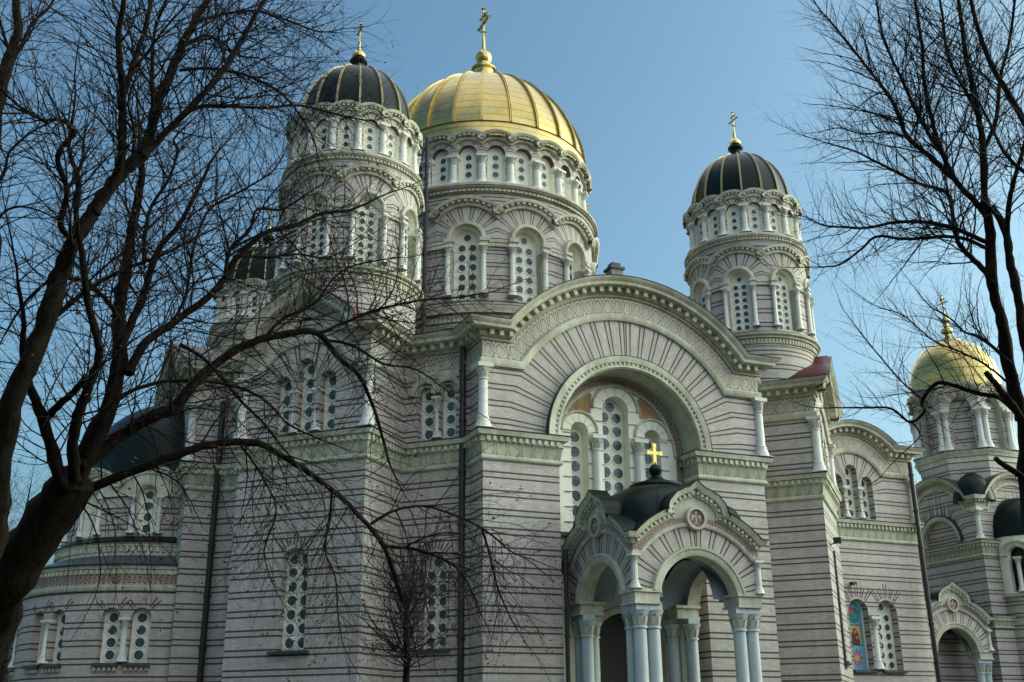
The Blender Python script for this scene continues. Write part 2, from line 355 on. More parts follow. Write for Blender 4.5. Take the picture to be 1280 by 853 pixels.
# ------------------------------------------------------------------ shared small pieces
cath=bpy.data.objects.new('cathedral',None); sc.collection.objects.link(cath)
tag(cath,'striped grey and dark red brick cathedral under a large gold dome and smaller black domes','cathedral')
LOC=flat((0,0),(1,0),(0,-1))
def wmesh(name,w,h,discs,r,plate=PLATE,rim=.045):
    rd=random.Random(len(discs)*7+int(w*100)); mb=MB(); pts=[(-w,0)]+arcpts(0,h,w,180,0,14)+[(w,0)]
    mb.poly([LOC(u,0,z) for u,z in pts],plate)
    sweep(mb,LOC,pts[1:-1],[(0,0),(0,.05),(-.06,.05),(-.08,0)],plate)
    for u,z in discs:
        c=[(math.cos(2*PI*k/14),math.sin(2*PI*k/14)) for k in range(14)]
        tx,ty=rd.uniform(-.05,.05),rd.uniform(-.05,.05); mb.poly([LOC(u+r*x,.008+r*(x*tx+y*ty),z+r*y) for x,y in c],GLASS)
        mb.grid([[LOC(u+(r+q)*x,d,z+(r+q)*y) for x,y in c] for q,d in ((-.012,.008),(0,.045),(rim,.045),(rim+.012,0))],plate,None,True)
        mb.poly([LOC(u-.012,.014,z-r),LOC(u+.012,.014,z-r),LOC(u+.012,.014,z+r),LOC(u-.012,.014,z+r)],SILL)
        mb.poly([LOC(u-r,.0145,z-.012),LOC(u+r,.0145,z-.012),LOC(u+r,.0145,z+.012),LOC(u-r,.0145,z+.012)],SILL)
    o=mb.build(name); me=o.data; bpy.data.objects.remove(o); return me
def single(n,z0,sp): return [(0,z0+i*sp) for i in range(n)]
def double(n,z0,sp,u,top=None): return [(s*u,z0+i*sp) for i in range(n) for s in (-1,1)]+([(0,top)] if top else [])
def cmesh(name,h,r,m=None,n=12,base=True,cap=True,ab=1.6):
    m=m or WHITE; mb=MB(); hb=min(2.6*r,h*.2); 
    pr=([(1.75*r,0),(1.7*r,.15*hb),(1.45*r,.45*hb),(1.22*r,.7*hb),(1.25*r,.85*hb),(r,hb)] if base else [(r,0)])
    hc=min(3.2*r,h*.25)
    pr+=[(.92*r,h-hc),(1.12*r,h-hc),(1.12*r,h-.93*hc),(.95*r,h-.9*hc),(1.12*r,h-.5*hc),(1.6*r,h-.25*hc)]
    lathe(mb,0,0,pr,m,n)
    for k in range(8):      # acanthus leaves of the capital
        a=2*PI*(k+.5)/8; c,s=math.cos(a),math.sin(a); t=(-s,c); W=.3*r
        P=lambda rr,w,z:(rr*c+t[0]*w,rr*s+t[1]*w,z)
        mb.poly([P(1.0*r,-W,h-.88*hc),P(1.0*r,W,h-.88*hc),P(1.3*r,W,h-.5*hc),P(1.3*r,-W,h-.5*hc)],TRIM)
        mb.poly([P(1.3*r,-W,h-.5*hc),P(1.3*r,W,h-.5*hc),P(1.62*r,W*.6,h-.42*hc),P(1.62*r,-W*.6,h-.42*hc)],TRIM)
    q=ab*r; box(mb,LOC,-q,q,-q,q,h-.25*hc,h,m); mb.poly([(-q,-q,h-.25*hc),(q,-q,h-.25*hc),(q,q,h-.25*hc),(-q,q,h-.25*hc)],m); mb.poly([(-q,-q,h),(q,-q,h),(q,q,h),(-q,q,h)],m)
    if base: q=1.85*r; box(mb,LOC,-q,q,-q,q,-.1*r,.05*r,m); mb.poly([(-q,-q,.05*r),(q,-q,.05*r),(q,q,.05*r),(-q,q,.05*r)],m)
    o=mb.build(name); me=o.data; bpy.data.objects.remove(o); return me
def crossmesh(name,h,mats=GOLD,simple=False):
    mb=MB(); t=h*.022; F=flat((0,0),(0,-1),(-1,0))      # arms run along y
    if simple:
        F=LOC; box(mb,F,-.07,.07,-.04,.04,0,h,mats); box(mb,F,-.26,-.072,-.04,.04,h*.54,h*.54+.13,mats); box(mb,F,.072,.26,-.04,.04,h*.54,h*.54+.13,mats)
        for u,z in ((-.27,h*.54+.065),(.27,h*.54+.065),(0,h)): box(mb,F,u-.08,u+.08,-.05,.05,z-.08,z+.08,mats)
    else:
        box(mb,F,-t,t,-t,t,0,h,mats)
        for z,wd in ((h*.86,.11),(h*.70,.24)):
            box(mb,F,-h*wd,-t-.002,-t,t,z-t,z+t,mats); box(mb,F,t+.002,h*wd,-t,t,z-t,z+t,mats)
            for s in (-1,1): lathe(mb,0,s*h*wd,[(.0,z-2.2*t),(2.2*t,z),(0,z+2.2*t)],mats,8)
        z=h*.48; a=.09*h
        for s in (-1,1):
            mb.poly([F(s*a*0,t+.004,z-t),F(s*h*.14,t+.004,z-t-s*a),F(s*h*.14,t+.004,z+t-s*a),F(0,t+.004,z+t)],mats); mb.poly([F(0,-t-.004,z-t),F(s*h*.14,-t-.004,z-t-s*a),F(s*h*.14,-t-.004,z+t-s*a),F(0,-t-.004,z+t)],mats)
        for k in range(8):
            an=2*PI*k/8+.39; c,s=math.cos(an),math.sin(an); z0=h*.70
            mb.poly([F(.03*h*c-.012*h*s,0,z0+.03*h*s+.012*h*c),F(.03*h*c+.012*h*s,0,z0+.03*h*s-.012*h*c),F(.12*h*c,0,z0+.12*h*s)],mats)
        lathe(mb,0,0,[(0,h-.2*t),(2.2*t,h+2*t),(0,h+4.2*t)],mats,8)
    o=mb.build(name); me=o.data; bpy.data.objects.remove(o); return me
def faces_cam(a,lim=118):
    # bearing to the photograph's side of the building: only those repeats can be seen
    d=(a-math.atan2(CAM[1],CAM[0])+PI)%(2*PI)-PI; return abs(d)<R_(lim)
HOOD=[(0,0),(0,.06),(.06,.09),(.08,.09)]
def hood(mb,M,path,h,dmax,dent=.2,mit=0):
    """arched crown: inner fillet, dentils, corona, dark flashing"""
    sweep(mb,M,path,[(-.02,0),(-.02,dmax*.35),(h*.22,dmax*.4),(h*.3,dmax*.4),(h*.3,dmax*.35),(h*.62,dmax*.45)],TRIM)
    blocks(mb,M,dens(path,.2),h*.33,h*.58,dmax*.3,dmax*.78,dent*.5,dent,TRIM)
    sweep(mb,M,path,[(h*.62,dmax*.3),(h*.62,dmax*.85),(h*.9,dmax),(h*.97,dmax)],TRIM)
    sweep(mb,M,path,[(h*.97,dmax),(h*1.02,dmax),(h*1.04,-.25)],FLASH)
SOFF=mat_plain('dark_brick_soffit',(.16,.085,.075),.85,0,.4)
# ------------------------------------------------------------------ towers and drum
def rotunda(name,c,S,parent,label=None,lim=118):
    R=S['R']; nb=S['nb']; nu=2*nb; ang0=S.get('a0',0)
    bm_l=S['brick_l']; bm_u=S['brick_u']
    mb=MB(); M=cyl(c,0,R)
    # base
    wall(mb,M,0,2*PI*R,S['zbase'],S['ring0'],BRK)
    hb=PI*R/nb
    for k in range(nb):
        a=ang0+2*PI*k/nb; M=cyl(c,a,R); o=dict(u=0,w=S['w'],zs=S['zs'],zp=S['zp'])
        Rh=(hb*hb+S['rise']**2)/(2*S['rise']); zc=S['hapex']-Rh
        wall(mb,M,-hb,hb,S['ring1'],S['c20'],bm_l,[o],0,S['zp'])
        reveal(mb,M,o,0,-S['dep'],PLATE)
    mb_u=MB(); Ru=S['Ru']; hu=PI*Ru/nu
    for k in range(nu):
        a=ang0+2*PI*k/nu; M=cyl(c,a,Ru); o=dict(u=0,w=S['uw'],zs=S['uzs'],zp=S['uzp'])
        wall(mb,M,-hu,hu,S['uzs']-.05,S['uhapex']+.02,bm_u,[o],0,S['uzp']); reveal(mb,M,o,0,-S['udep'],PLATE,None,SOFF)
    body=mb.build(name,parent)
    if label: body['label']=label
    # cornices
    mb=MB(); pts=[(c[0]+R*math.cos(2*PI*k/72),c[1]+R*math.sin(2*PI*k/72)) for k in range(72)]
    z0,z1=S['ring0'],S['ring1']; H=z1-z0
    plansweep(mb,pts,[(-.02,z0),(.05,z0),(.05,z0+.1*H),(.08,z0+.12*H),(.08,z0+.5*H)],TRIM,closed=True)
    for k in range(S['nfl']):
        a=2*PI*k/S['nfl']; Mf=cyl(c,a,R); box(mb,Mf,-.05*S['sc'],.05*S['sc'],.05,.14*S['sc']**.3,z0+.14*H,z0+.46*H,TRIM)
    plansweep(mb,pts,[(.08,z0+.5*H),(.2*S['sc'],z0+.52*H),(.2*S['sc'],z0+.62*H),(.33*S['sc']**.5,z0+.72*H),(.35*S['sc']**.5,z0+.84*H)],TRIM,closed=True)
    plansweep(mb,pts,[(.35*S['sc']**.5,z0+.84*H),(.35*S['sc']**.5,z0+.88*H),(.0,z1+.05),(-.6,z1+.06)],FLASH,closed=True)
    mb.build('cornice',body); mb=MB()
    z0,z1=S['c20'],S['c21']; H=z1-z0
    plansweep(mb,pts,[(-.02,z0-.35*H),(.02,z0-.3*H),(.02,z0-.1*H)],bm_l,closed=True)
    plansweep(mb,pts,[(.0,z0-.1*H),(.06,z0),(.06,z0+.3*H),(.16*S['sc'],z0+.42*H),(.16*S['sc'],z0+.5*H)],TRIM,closed=True)
    for k in range(S['nfl']):
        a=2*PI*k/S['nfl']; Mf=cyl(c,a,R); box(mb,Mf,-.045*S['sc'],.045*S['sc'],.05,.13*S['sc']**.5,z0+.02*H,z0+.3*H,TRIM)
    plansweep(mb,pts,[(.16*S['sc'],z0+.5*H),(.2*S['sc'],z0+.55*H),(.2*S['sc'],z0+.8*H),(.17*S['sc'],z0+.95*H)],MOD,closed=True)
    plansweep(mb,pts,[(.17*S['sc'],z0+.95*H),(.15*S['sc'],z1),(-(R-Ru)-.7*S['sc'],z1+.02)],FLASH,closed=True)
    mb.build('cornice',body)
    # arched crowns of both tiers
    mb=MB(); mh=MB()
    for k in range(nb):
        a=ang0+2*PI*k/nb; M=cyl(c,a,R); Rh=(hb*hb+S['rise']**2)/(2*S['rise']); zc=S['hapex']-Rh; t=math.degrees(math.asin(hb/Rh)); n=18
        hood(mb,M,arcpts(0,zc,Rh,90+t,90-t,n),S['hh'],S['hd'],S['dent'])
        # archivolt, impost
        w_=S['w']; aw=S['aw']; p=[(-w_,S['zs'])]+arcpts(0,S['zp'],w_,180,0,14)+[(w_,S['zs'])]
        p=arcpts(0,S['zp'],w_,180,0,16)
        sweep(mh,M,p,[(-.0,-.05),(0,.08*S['sc']),(.25*aw,.13*S['sc']),(.75*aw,.13*S['sc']),(aw,.08*S['sc']),(aw,0)],TRIM)
        for s in (-1,1):
            u0,u1=sorted((s*(w_+.0),s*(w_+aw))); zi=S['zp']
            box(mh,M,u0-.02,u1+.05*S['sc'],-.02,.2*S['sc']**.5,zi-S['imp'],zi-.45*S['imp'],TRIM); box(mh,M,u0-.04,u1+.1*S['sc'],-.02,.26*S['sc']**.5,zi-.45*S['imp'],zi,TRIM)
            u0,u1=sorted((s*(w_+aw),s*hb)); box(mh,M,u0,u1,-.01,.05*S['sc'],zi-.4*S['imp'],zi-.05*S['imp'],TRIM)
            box(mh,M,u0,u1,-.01,.03*S['sc'],zi-1.0*S['imp'],zi-.5*S['imp'],MOD)
            for q in range(6):
                uu=u0+(u1-u0)*(q+.5)/6; box(mh,M,uu-.025*S['sc'],uu+.025*S['sc'],.02,.06*S['sc'],zi-1.0*S['imp'],zi-.55*S['imp'],TRIM)
            # pilaster behind the colonnette
            u0,u1=sorted((s*(w_),s*(w_+.62*aw))); box(mh,M,u0,u1,-.3*S['sc'],.02,S['zs'],zi-S['imp'],TRIM)
    for k in range(nu):
        a=ang0+2*PI*k/nu; M=cyl(c,a,Ru); Rh=(hu*hu+S['urise']**2)/(2*S['urise']); zc=S['uhapex']-Rh; t=math.degrees(math.asin(hu/Rh))
        hood(mb,M,arcpts(0,zc,Rh,90+t,90-t,10),S['uhh'],S['uhd'],S['dent']*.75)
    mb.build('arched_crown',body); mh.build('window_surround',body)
    # floor under the dome
    # windows and columns
    for k in range(nb):
        a=ang0+2*PI*k/nb
        if faces_cam(a,lim):
            x,y=c[0]+(R-S['dep'])*math.cos(a),c[1]+(R-S['dep'])*math.sin(a); link('arched_window',S['wm'],body,(x,y,S['zs']),a+PI/2)
            for s in (-1,1):
                b=a+s*(S['w']+.55*S['aw'])/R; rr=R+.1*S['sc']; link('colonnette',S['cm'],body,(c[0]+rr*math.cos(b),c[1]+rr*math.sin(b),S['zs']+.1),b+PI/2)
    for k in range(nu):
        a=ang0+2*PI*k/nu
        if faces_cam(a,lim-8):
            x,y=c[0]+(Ru-S['udep'])*math.cos(a),c[1]+(Ru-S['udep'])*math.sin(a); link('gallery_window',S['um'],body,(x,y,S['uzs']),a+PI/2)
            b=a+PI/nu; rr=Ru+.02; link('gallery_column',S['ucm'],body,(c[0]+rr*math.cos(b),c[1]+rr*math.sin(b),S['uzs']+.02),b+PI/2)
    # dome
    D=S['dome']; mb=MB(); ng=D['n']; prof=D['prof']; seg=D.get('seg',1); N=ng*seg; off=D.get('off',0)
    for (r0,z0),(r1,z1) in zip(prof,prof[1:]):
        for j in range(N):
            a=off+2*PI*j/N; b=off+2*PI*(j+1)/N
            P=lambda r,an,z:(c[0]+r*math.cos(an),c[1]+r*math.sin(an),z); mid=max(r0,.3)
            jj=j//seg*3.7
            mb.poly([P(r0,a,z0),P(r0,b,z0),P(r1,b,z1),P(r1,a,z1)],D['m'],[(jj+a%.9*0-r0*PI/N,z0*1.15),(jj+r0*PI/N,z0*1.15),(jj+r1*PI/N,z1*1.15),(jj-r1*PI/N,z1*1.15)])
    if 'skirt' in D: lathe(mb,*c,D['skirt'],D['m'],72)
    for j in range(ng):
        a=off+2*PI*j/ng; wd=D['rw']
        for q in ((-.62,.62,0.0),(-.62,-.3,.045),(.3,.62,.045)):
            rows=[]
            for r,z in prof[:-1]:
                dr=.035*S['sc']+q[2]*S['sc']**.6; hw=lambda f: (wd*f)/max(r,.35)*min(1,.35+.65*r/prof[0][0])
                rows.append([(c[0]+(r-.05)*math.cos(a+hw(q[0])),c[1]+(r-.05)*math.sin(a+hw(q[0])),z),(c[0]+(r+dr)*math.cos(a+hw(q[0])),c[1]+(r+dr)*math.sin(a+hw(q[0])),z+dr*.25),(c[0]+(r+dr)*math.cos(a+hw(q[1])),c[1]+(r+dr)*math.sin(a+hw(q[1])),z+dr*.25),(c[0]+(r-.05)*math.cos(a+hw(q[1])),c[1]+(r-.05)*math.sin(a+hw(q[1])),z)])
            mb.grid(rows,D['rm'])
    mb.build('dome',body,ang=D.get('ang',35))
    F=S['fin']; mb=MB(); mats=F.get('mats'); lathe(mb,*c,F['prof'],GOLD,20,mats); mb.build('finial',body)
    link('cross',F['cross'],body,(c[0],c[1],F['z']))
    return body
def domeprof(R,z0,zb,zt,n=14,p=1.0,r_end=.0,q=1.):
    o=[(R*.99,z0),(R,zb)]
    for i in range(1,n+1):
        t=PI/2*i/n; o.append((max(R*math.cos(t)**p,r_end),zb+(zt-zb)*math.sin(t)**q))
    return o
BL_T=mat_brick('tower_window_brick',1.62,22.75); BU_T=mat_brick('tower_gallery_brick',.72,26.8)
BL_D=mat_brick('drum_window_brick',2.1,26.1); BU_D=mat_brick('drum_gallery_brick',1.05,31.5)
G0=DARK
tower_spec=dict(R=3.0,nb=8,a0=PI/4,sc=1.,zbase=16.9,ring0=19.25,ring1=19.98,w=.58,zs=20.15,zp=22.75,rise=.47,hapex=24.28,c20=24.92,c21=25.3,
  Ru=2.84,uw=.33,uzs=25.35,uzp=26.8,uhapex=27.46,urise=.27,udep=.24,dep=.36,hh=.36,hd=.3,uhh=.34,uhd=.3,aw=.2,imp=.3,dent=.21,nfl=110,brick_l=BL_T,brick_u=BU_T,
  wm=wmesh('arched_window',.6,2.6,double(7,.22,.36,.2,2.82),.135),um=wmesh('gallery_window',.34,1.45,single(3,.5,.4),.135),
  cm=cmesh('colonnette',2.2,.105),ucm=cmesh('gallery_column',1.58,.155,n=10,ab=1.45),
  dome=dict(n=16,seg=1,ang=8,off=PI/16,rw=.06,m=DARK,rm=RIB,prof=domeprof(2.6,27.4,27.95,31.25,p=.95)),
  fin=dict(prof=[(.55,31.1),(.5,31.3),(.32,31.45),(.3,31.65),(.42,31.8),(.42,31.9),(.24,31.95),(.2,32.0),(.3,32.1),(.32,32.22),(.2,32.42),(.09,32.5),(.05,33.0)],mats=[G0]*6+[GOLD]*6,z=32.6,cross=crossmesh('cross',1.5)))
T_=10.699
for x,y,lb in ((-T_,-T_,'nearest corner tower with black ribbed dome, left of the large gold dome'),(T_,-T_,'corner tower with black ribbed dome right of the large arched front'),(-T_,T_,'distant corner tower with black dome behind the nearest tower'),(T_,T_,None)):
    rotunda('corner_tower',(x,y),tower_spec,cath,lb)
drum_spec=dict(R=6.35,nb=12,a0=0,sc=2.,zbase=16.9,ring0=21.3,ring1=22.4,w=.78,zs=22.75,zp=26.1,rise=.77,hapex=28.08,c20=28.9,c21=29.4,
  Ru=6.0,uw=.5,uzs=29.5,uzp=31.5,uhapex=32.32,urise=.34,udep=.38,dep=.5,hh=.42,hd=.48,uhh=.38,uhd=.5,aw=.26,imp=.42,dent=.3,nfl=170,brick_l=BL_D,brick_u=BU_D,
  wm=wmesh('arched_window',.8,3.35,double(6,.28,.56,.29,3.68),.2),um=wmesh('gallery_window',.52,2.0,single(3,.85,.52),.185),
  cm=cmesh('colonnette',2.85,.15),ucm=cmesh('gallery_column',1.75,.22,n=12,ab=1.45),
  dome=dict(n=24,seg=1,ang=9,off=PI/24,rw=.105,m=GOLDP,rm=GRIB,prof=domeprof(6.15,33.4,33.42,39.6,22,q=1.2),skirt=[(6.38,32.4),(6.3,33.0),(6.2,33.36),(6.26,33.4),(6.1,33.44)]),
  fin=dict(prof=[(1.0,39.1),(.8,39.6),(.62,40.3),(.66,40.6),(.8,40.72),(.78,40.84),(.55,40.98),(.4,41.12),(.38,41.28),(.5,41.5),(.53,41.7),(.46,41.95),(.22,42.15),(.13,42.3),(.1,42.8),(.06,43.4)],z=42.1,cross=crossmesh('cross',3.15)))
drum=rotunda('central_drum',(0,0),drum_spec,cath,'tall central drum with two tiers of arched windows under the gold dome')
# ------------------------------------------------------------------ main body
ZL0,ZL1,ZU0,ZU1=11.56,12.73,15.38,17.12
def rot(p,k):
    for _ in range(k): p=(-p[1],p[0])
    return p
NRv=(S2,-S2); TRv=(S2,S2)
def dg(n,t): return (n*NRv[0]+t*TRv[0],n*NRv[1]+t*TRv[1])
DB,DH,DR=18.07,2.9,15.1; YR=DR/S2-HW
quarter=[(-HW,-P0),(-BI,-P0),(-BI,-P0+1.15),(BI,-P0+1.15),(BI,-P0),(HW,-P0),(HW,-YR),dg(DR,-DH),dg(DB,-DH),dg(DB,DH),dg(DR,DH),(YR,-HW)]
plan=[rot(p,k) for k in range(4) for p in quarter]      # counter-clockwise from the front left corner
NQ=12
def seg(i):
    a,b=plan[i%48],plan[(i+1)%48]; L=math.hypot(b[0]-a[0],b[1]-a[1]); T=((b[0]-a[0])/L,(b[1]-a[1])/L)
    return flat(((a[0]+b[0])/2,(a[1]+b[1])/2),T,(T[1],-T[0])),L
ARC_C,ARC_R=12.67,5.45
BRK_P=mat_brick('portal_arch_brick',5.45,ARC_C); BRK_G=mat_brick('gable_arch_brick',2.42,14.18); BRK_R=mat_brick('recess_arch_brick',.85,14.75)
CH=4.73; UP=[(-HW,ZU0),(-CH,ZU0)]+arcpts(0,ARC_C,ARC_R,149.8,30.2,40)[1:-1]+[(CH,ZU0),(HW,ZU0)]
GC=14.18; GR=2.42; GH=2.1
def arch_path(hw,ch=GH,zc=GC,r=GR,z=ZU0,n=20):
    t=math.degrees(math.asin(min(1,(z-zc)/r))); ch=math.sqrt(r*r-(z-zc)**2)
    return [(-hw,z),(-ch,z)]+arcpts(0,zc,r,180-t,t,n)[1:-1]+[(ch,z),(hw,z)]
def sweep_arch(mb,M,hw,zc,r,z0,prof,m,mitL=0,mitR=0,uvs=None,N=36,nh=1,lo=None,hi=None):
    cum=[0]
    for a,b in zip(prof,prof[1:]): cum.append(cum[-1]+math.hypot(b[0]-a[0],b[1]-a[1]))
    cols=[]
    for n,d in prof:
        z=z0+n; R=r+n; t=math.asin(max(-1,min(1,(z-zc)/R))); ch=R*math.cos(t); L=(-hw if lo is None else lo)-mitL*d; H=(hw if hi is None else hi)+mitR*d
        P=[(L,z)]+[(R*math.cos(PI-t-(PI-2*t)*i/N),zc+R*math.sin(PI-t-(PI-2*t)*i/N)) for i in range(N+1)]+[(H,z)]
        cols.append([(M(u,d,zz),u,zz) for u,zz in P])
    rows=[[c[i][0] for c in cols] for i in range(N+3)]; s=0; uvr=[]
    k=uvs or 1; mid_=cols[len(cols)//2]
    for i in range(N+3):
        if i: s+=math.hypot(mid_[i][1]-mid_[i-1][1],mid_[i][2]-mid_[i-1][2])
        uvr.append([(s/k,c/k) for c in cum])
    mb.grid(rows,m,uvr)
def off_arch(hw,zc,r,z0,n,N=60,lo=None,hi=None):
    z=z0+n; R=r+n; t=math.asin((z-zc)/R); return [(-hw if lo is None else lo,z)]+[(R*math.cos(PI-t-(PI-2*t)*i/N),zc+R*math.sin(PI-t-(PI-2*t)*i/N)) for i in range(N+1)]+[(hw if hi is None else hi,z)]
def entab_arch(mb,M,hw,zc,r,mit=1,full=True,fr=(.34,1.05),lo=None,hi=None,ml=None,mr=None):
    ml=mit if ml is None else ml; mr=mit if mr is None else mr; S_=lambda prof,m,uvs=None: sweep_arch(mb,M,hw,zc,r,ZU0,prof,m,ml,mr,uvs,lo=lo,hi=hi)
    S_(MOLD,TRIM); S_([(fr[0],.06),(fr[1],.06)],PAL,fr[1]-fr[0])
    if not full: return
    k=1.05
    S_([(k,.06),(k,.14),(k+.1,.14),(k+.12,.22),(k+.37,.30)],MOD)
    blocks(mb,M,off_arch(hw,zc,r,ZU0,k+.14,lo=lo,hi=hi),0,.21,.2,.46,.17,.42,TRIM)
    S_([(k+.37,.26),(k+.37,.60),(k+.40,.66),(k+.52,.68),(k+.60,.80),(k+.69,.86)],TRIM); S_([(k+.69,.86),(k+.73,.88),(k+.75,-.9)],FLASH)
MOLD=[(0,0),(0,.10),(.10,.17),(.27,.17),(.34,.06)]
def entab(mb,M,path,hw,mit=1,crown=None,fr=(.34,1.05)):
    sweep(mb,M,path,MOLD,TRIM,mit,mit)
    sweep(mb,M,path,[(fr[0],.06),(fr[1],.06)],PAL,mit,mit,uvs=fr[1]-fr[0])
    c=crown or path; k=0 if crown else 1.05
    sweep(mb,M,c,[(k,.06),(k,.14),(k+.1,.14),(k+.12,.22),(k+.37,.30)],MOD,mit,mit)
    blocks(mb,M,dens(c,.3),k+.13,k+.36,.2,.56,.2,.46,TRIM)
    sweep(mb,M,c,[(k+.37,.26),(k+.37,.60),(k+.40,.66),(k+.52,.68),(k+.60,.80),(k+.69,.86)],TRIM,mit,mit)
    sweep(mb,M,c,[(k+.69,.86),(k+.73,.88),(k+.75,-.9)],FLASH,mit,mit)
def pl_entab(mb,pts,**k):
    z=ZU0
    plansweep(mb,pts,[(0,z),(.10,z),(.17,z+.1),(.17,z+.27),(.06,z+.34)],TRIM,**k)
    plansweep(mb,pts,[(.06,z+.34),(.06,z+1.05)],PAL,uvs=.71,**k)
    plansweep(mb,pts,[(.06,z+1.05),(.14,z+1.05),(.14,z+1.15),(.22,z+1.17),(.30,z+1.42)],MOD,**k)
    plansweep(mb,pts,[(.26,z+1.42),(.60,z+1.42),(.66,z+1.45),(.68,z+1.57),(.80,z+1.65),(.86,z+1.74)],TRIM,**k)
    plansweep(mb,pts,[(.86,z+1.74),(.88,z+1.78),(-.5,z+1.80)],FLASH,**k)
def low_cornice(mb,pts,skip=(),closed=False,z0=ZL0,z1=ZL1,ov=.36):
    k=dict(skip=skip,closed=closed); H=z1-z0
    plansweep(mb,pts,[(0,z0),(.07,z0),(.12,z0+.05*H),(.12,z0+.13*H),(.04,z0+.17*H)],TRIM,**k)
    plansweep(mb,pts,[(.04,z0+.17*H),(.12,z0+.58*H)],ACA,uvs=.44*H,**k)
    plansweep(mb,pts,[(.12,z0+.58*H),(.16,z0+.60*H),(.16,z0+.78*H),(.24*ov/.36,z0+.80*H)],TRIM,**k)
    n=len(pts)
    for i in range(n if closed else n-1):
        if i not in skip: planblocks(mb,pts[i],pts[(i+1)%n],.14,.25*ov/.36,z0+.62*H,z0+.775*H,.13,.27,TRIM,.0,.0)
    plansweep(mb,pts,[(.20,z0+.80*H),(ov-.06,z0+.81*H),(ov-.03,z0+.90*H),(ov,z0+.955*H)],TRIM,**k)
    plansweep(mb,pts,[(ov,z0+.955*H),(ov+.02,z1),(0,z1+.03)],FLASH,**k)
skip_low=[2+12*k for k in range(4)]
mb=MB(); low_cornice(mb,plan,skip_low,True); mb.build('cornice',cath)
# plain brick walls of the plan, windows where they show
def lines_over(mb,M,o,z=0,n=5,l=.55):   # dark voussoir joints over a small window
    for i in range(n):
        t=R_(50+80*i/(n-1)); c,s=math.cos(t),math.sin(t); r0,r1=o['w']+.12,o['w']+l*(1 if i%2==0 else .8); q=.03
        for e in (-.09,.09):
            t2=t+e*.6/(o['w']+.3)*1.2; c,s=math.cos(t2),math.sin(t2)
            P=lambda r,w:M(o['u']+r*c-w*s,.004,o['zp']+r*s+w*c)
            mb.poly([P(r0,-q),P(r1,-q),P(r1,q),P(r0,q)],LINE)
LINE=mat_plain('dark_red_brick',(.11,.05,.055),.8,0,.2)
wm_diag=wmesh('arched_window',.62,3.6,double(7,.3,.52,.28,3.95),.2)
wm_rec=wmesh('arched_window',.58,3.12,double(6,.3,.5,.25,3.3),.18)
wm_pair=wmesh('arched_window',.38,1.95,single(4,.3,.55),.2)
wm_tri=wmesh('arched_window',.4,2.1,single(4,.35,.6),.21); wm_tric=wmesh('arched_window',.4,2.65,single(5,.35,.6),.21)
cm_up=cmesh('corner_column',2.62,.2); cm_tri=cmesh('mullion_column',1.75,.13)
wins=[]
def addwin(me,M,u,z,dep,name='arched_window',par=None):
    x,y,_=M(u,-dep,z); link(name,me,par or cath,(x,y,z),M.ang+PI/2)
def addcol(me,M,u,z,d,name='column',par=None):
    x,y,_=M(u,d,z); link(name,me,par or cath,(x,y,z),M.ang+PI/2)
for i in range(48):
    q,k=i%12,i//12
    if q in (0,1,2,3,4): continue
    if k==1 and q in (5,6): pass
    M,L=seg(i)
    vis=(i in (7,8,9,41,42,43,44,45,46,33+0)) 
    # quarter 3 (k=3) holds the block left of the portal
    ops=[];opu=[]; mb=MB()
    isfront=q==8; isrec=q in (6,10)
    if isfront and k in (0,3):
        ops=[dict(u=0,w=.6,zs=4.55,zp=7.75)]
        wall(mb,M,-L/2,L/2,0,12.0,BRK,ops)
        for o in ops: reveal(mb,M,o,0,-.42,BRK,SILL); addwin(wm_diag,M,0,o['zs'],.42); lines_over(mb,M,o); box(mb,M,-.85,.85,0,.2,o['zs']-.1,o['zs'],SILL); 
        tri=[dict(u=-1.05,w=.38,zs=12.85,zp=15.0-.05),dict(u=0,w=.38,zs=12.85,zp=15.6),dict(u=1.05,w=.38,zs=12.85,zp=14.95)]
        ap=arch_path(L/2); f=lambda u:(GC+math.sqrt(GR*GR-u*u)+.06 if abs(u)<2.1 else ZU0+.06)
        wall(mb,M,-L/2,L/2,12.0,0,BRK_G,tri,0,GC,zt=f,extra=[-2.1+.15*j for j in range(29)])
        for o in tri:
            reveal(mb,M,o,0,-.45,BRK,SILL); addwin(wm_tric if o['u']==0 else wm_tri,M,o['u'],o['zs'],.45)
        for u in (-.52,.52): addcol(cm_tri,M,u,12.9,-.12,'mullion_column')
    elif isrec and i in (6,46,10,42):
        s=-1 if q==6 else 1
        u1=(-.35*0)
        ops=[dict(u=0,w=.55,zs=4.65,zp=7.75)] if i in (46,) else []
        wall(mb,M,-L/2,L/2,0,12.0,BRK,ops)
        for o in ops: reveal(mb,M,o,0,-.4,BRK,SILL); addwin(wm_rec,M,o['u'],o['zs'],.4); lines_over(mb,M,o); box(mb,M,-.75,.75,0,.2,o['zs']-.1,o['zs'],SILL)
        pr=[dict(u=u,w=.36,zs=12.85,zp=14.75) for u in (-.47,.52)]
        wall(mb,M,-L/2,L/2,12.0,16.5,BRK,pr)
        for o in pr:
            reveal(mb,M,o,0,-.35,BRK,SILL); addwin(wm_pair,M,o['u'],o['zs'],.35)
            sweep(mb,M,arcpts(o['u'],o['zp'],.5,180,0,12),[(.0,0),(.0,.12),(.1,.17),(.2,.17),(.24,0)],TRIM)
        addcol(cm_tri,M,.02,12.9,-.1,'mullion_column')
    else:
        wall(mb,M,-L/2,L/2,0,16.5,BRK)
    mb.build('brick_wall',cath)
# upper entablature: plain stretches everywhere except the arched fronts
arched=set(); 
for k in range(4):
    arched|={12*k+j for j in range(5)}
    if k in (0,3): arched.add(12*k+8)
mb=MB()
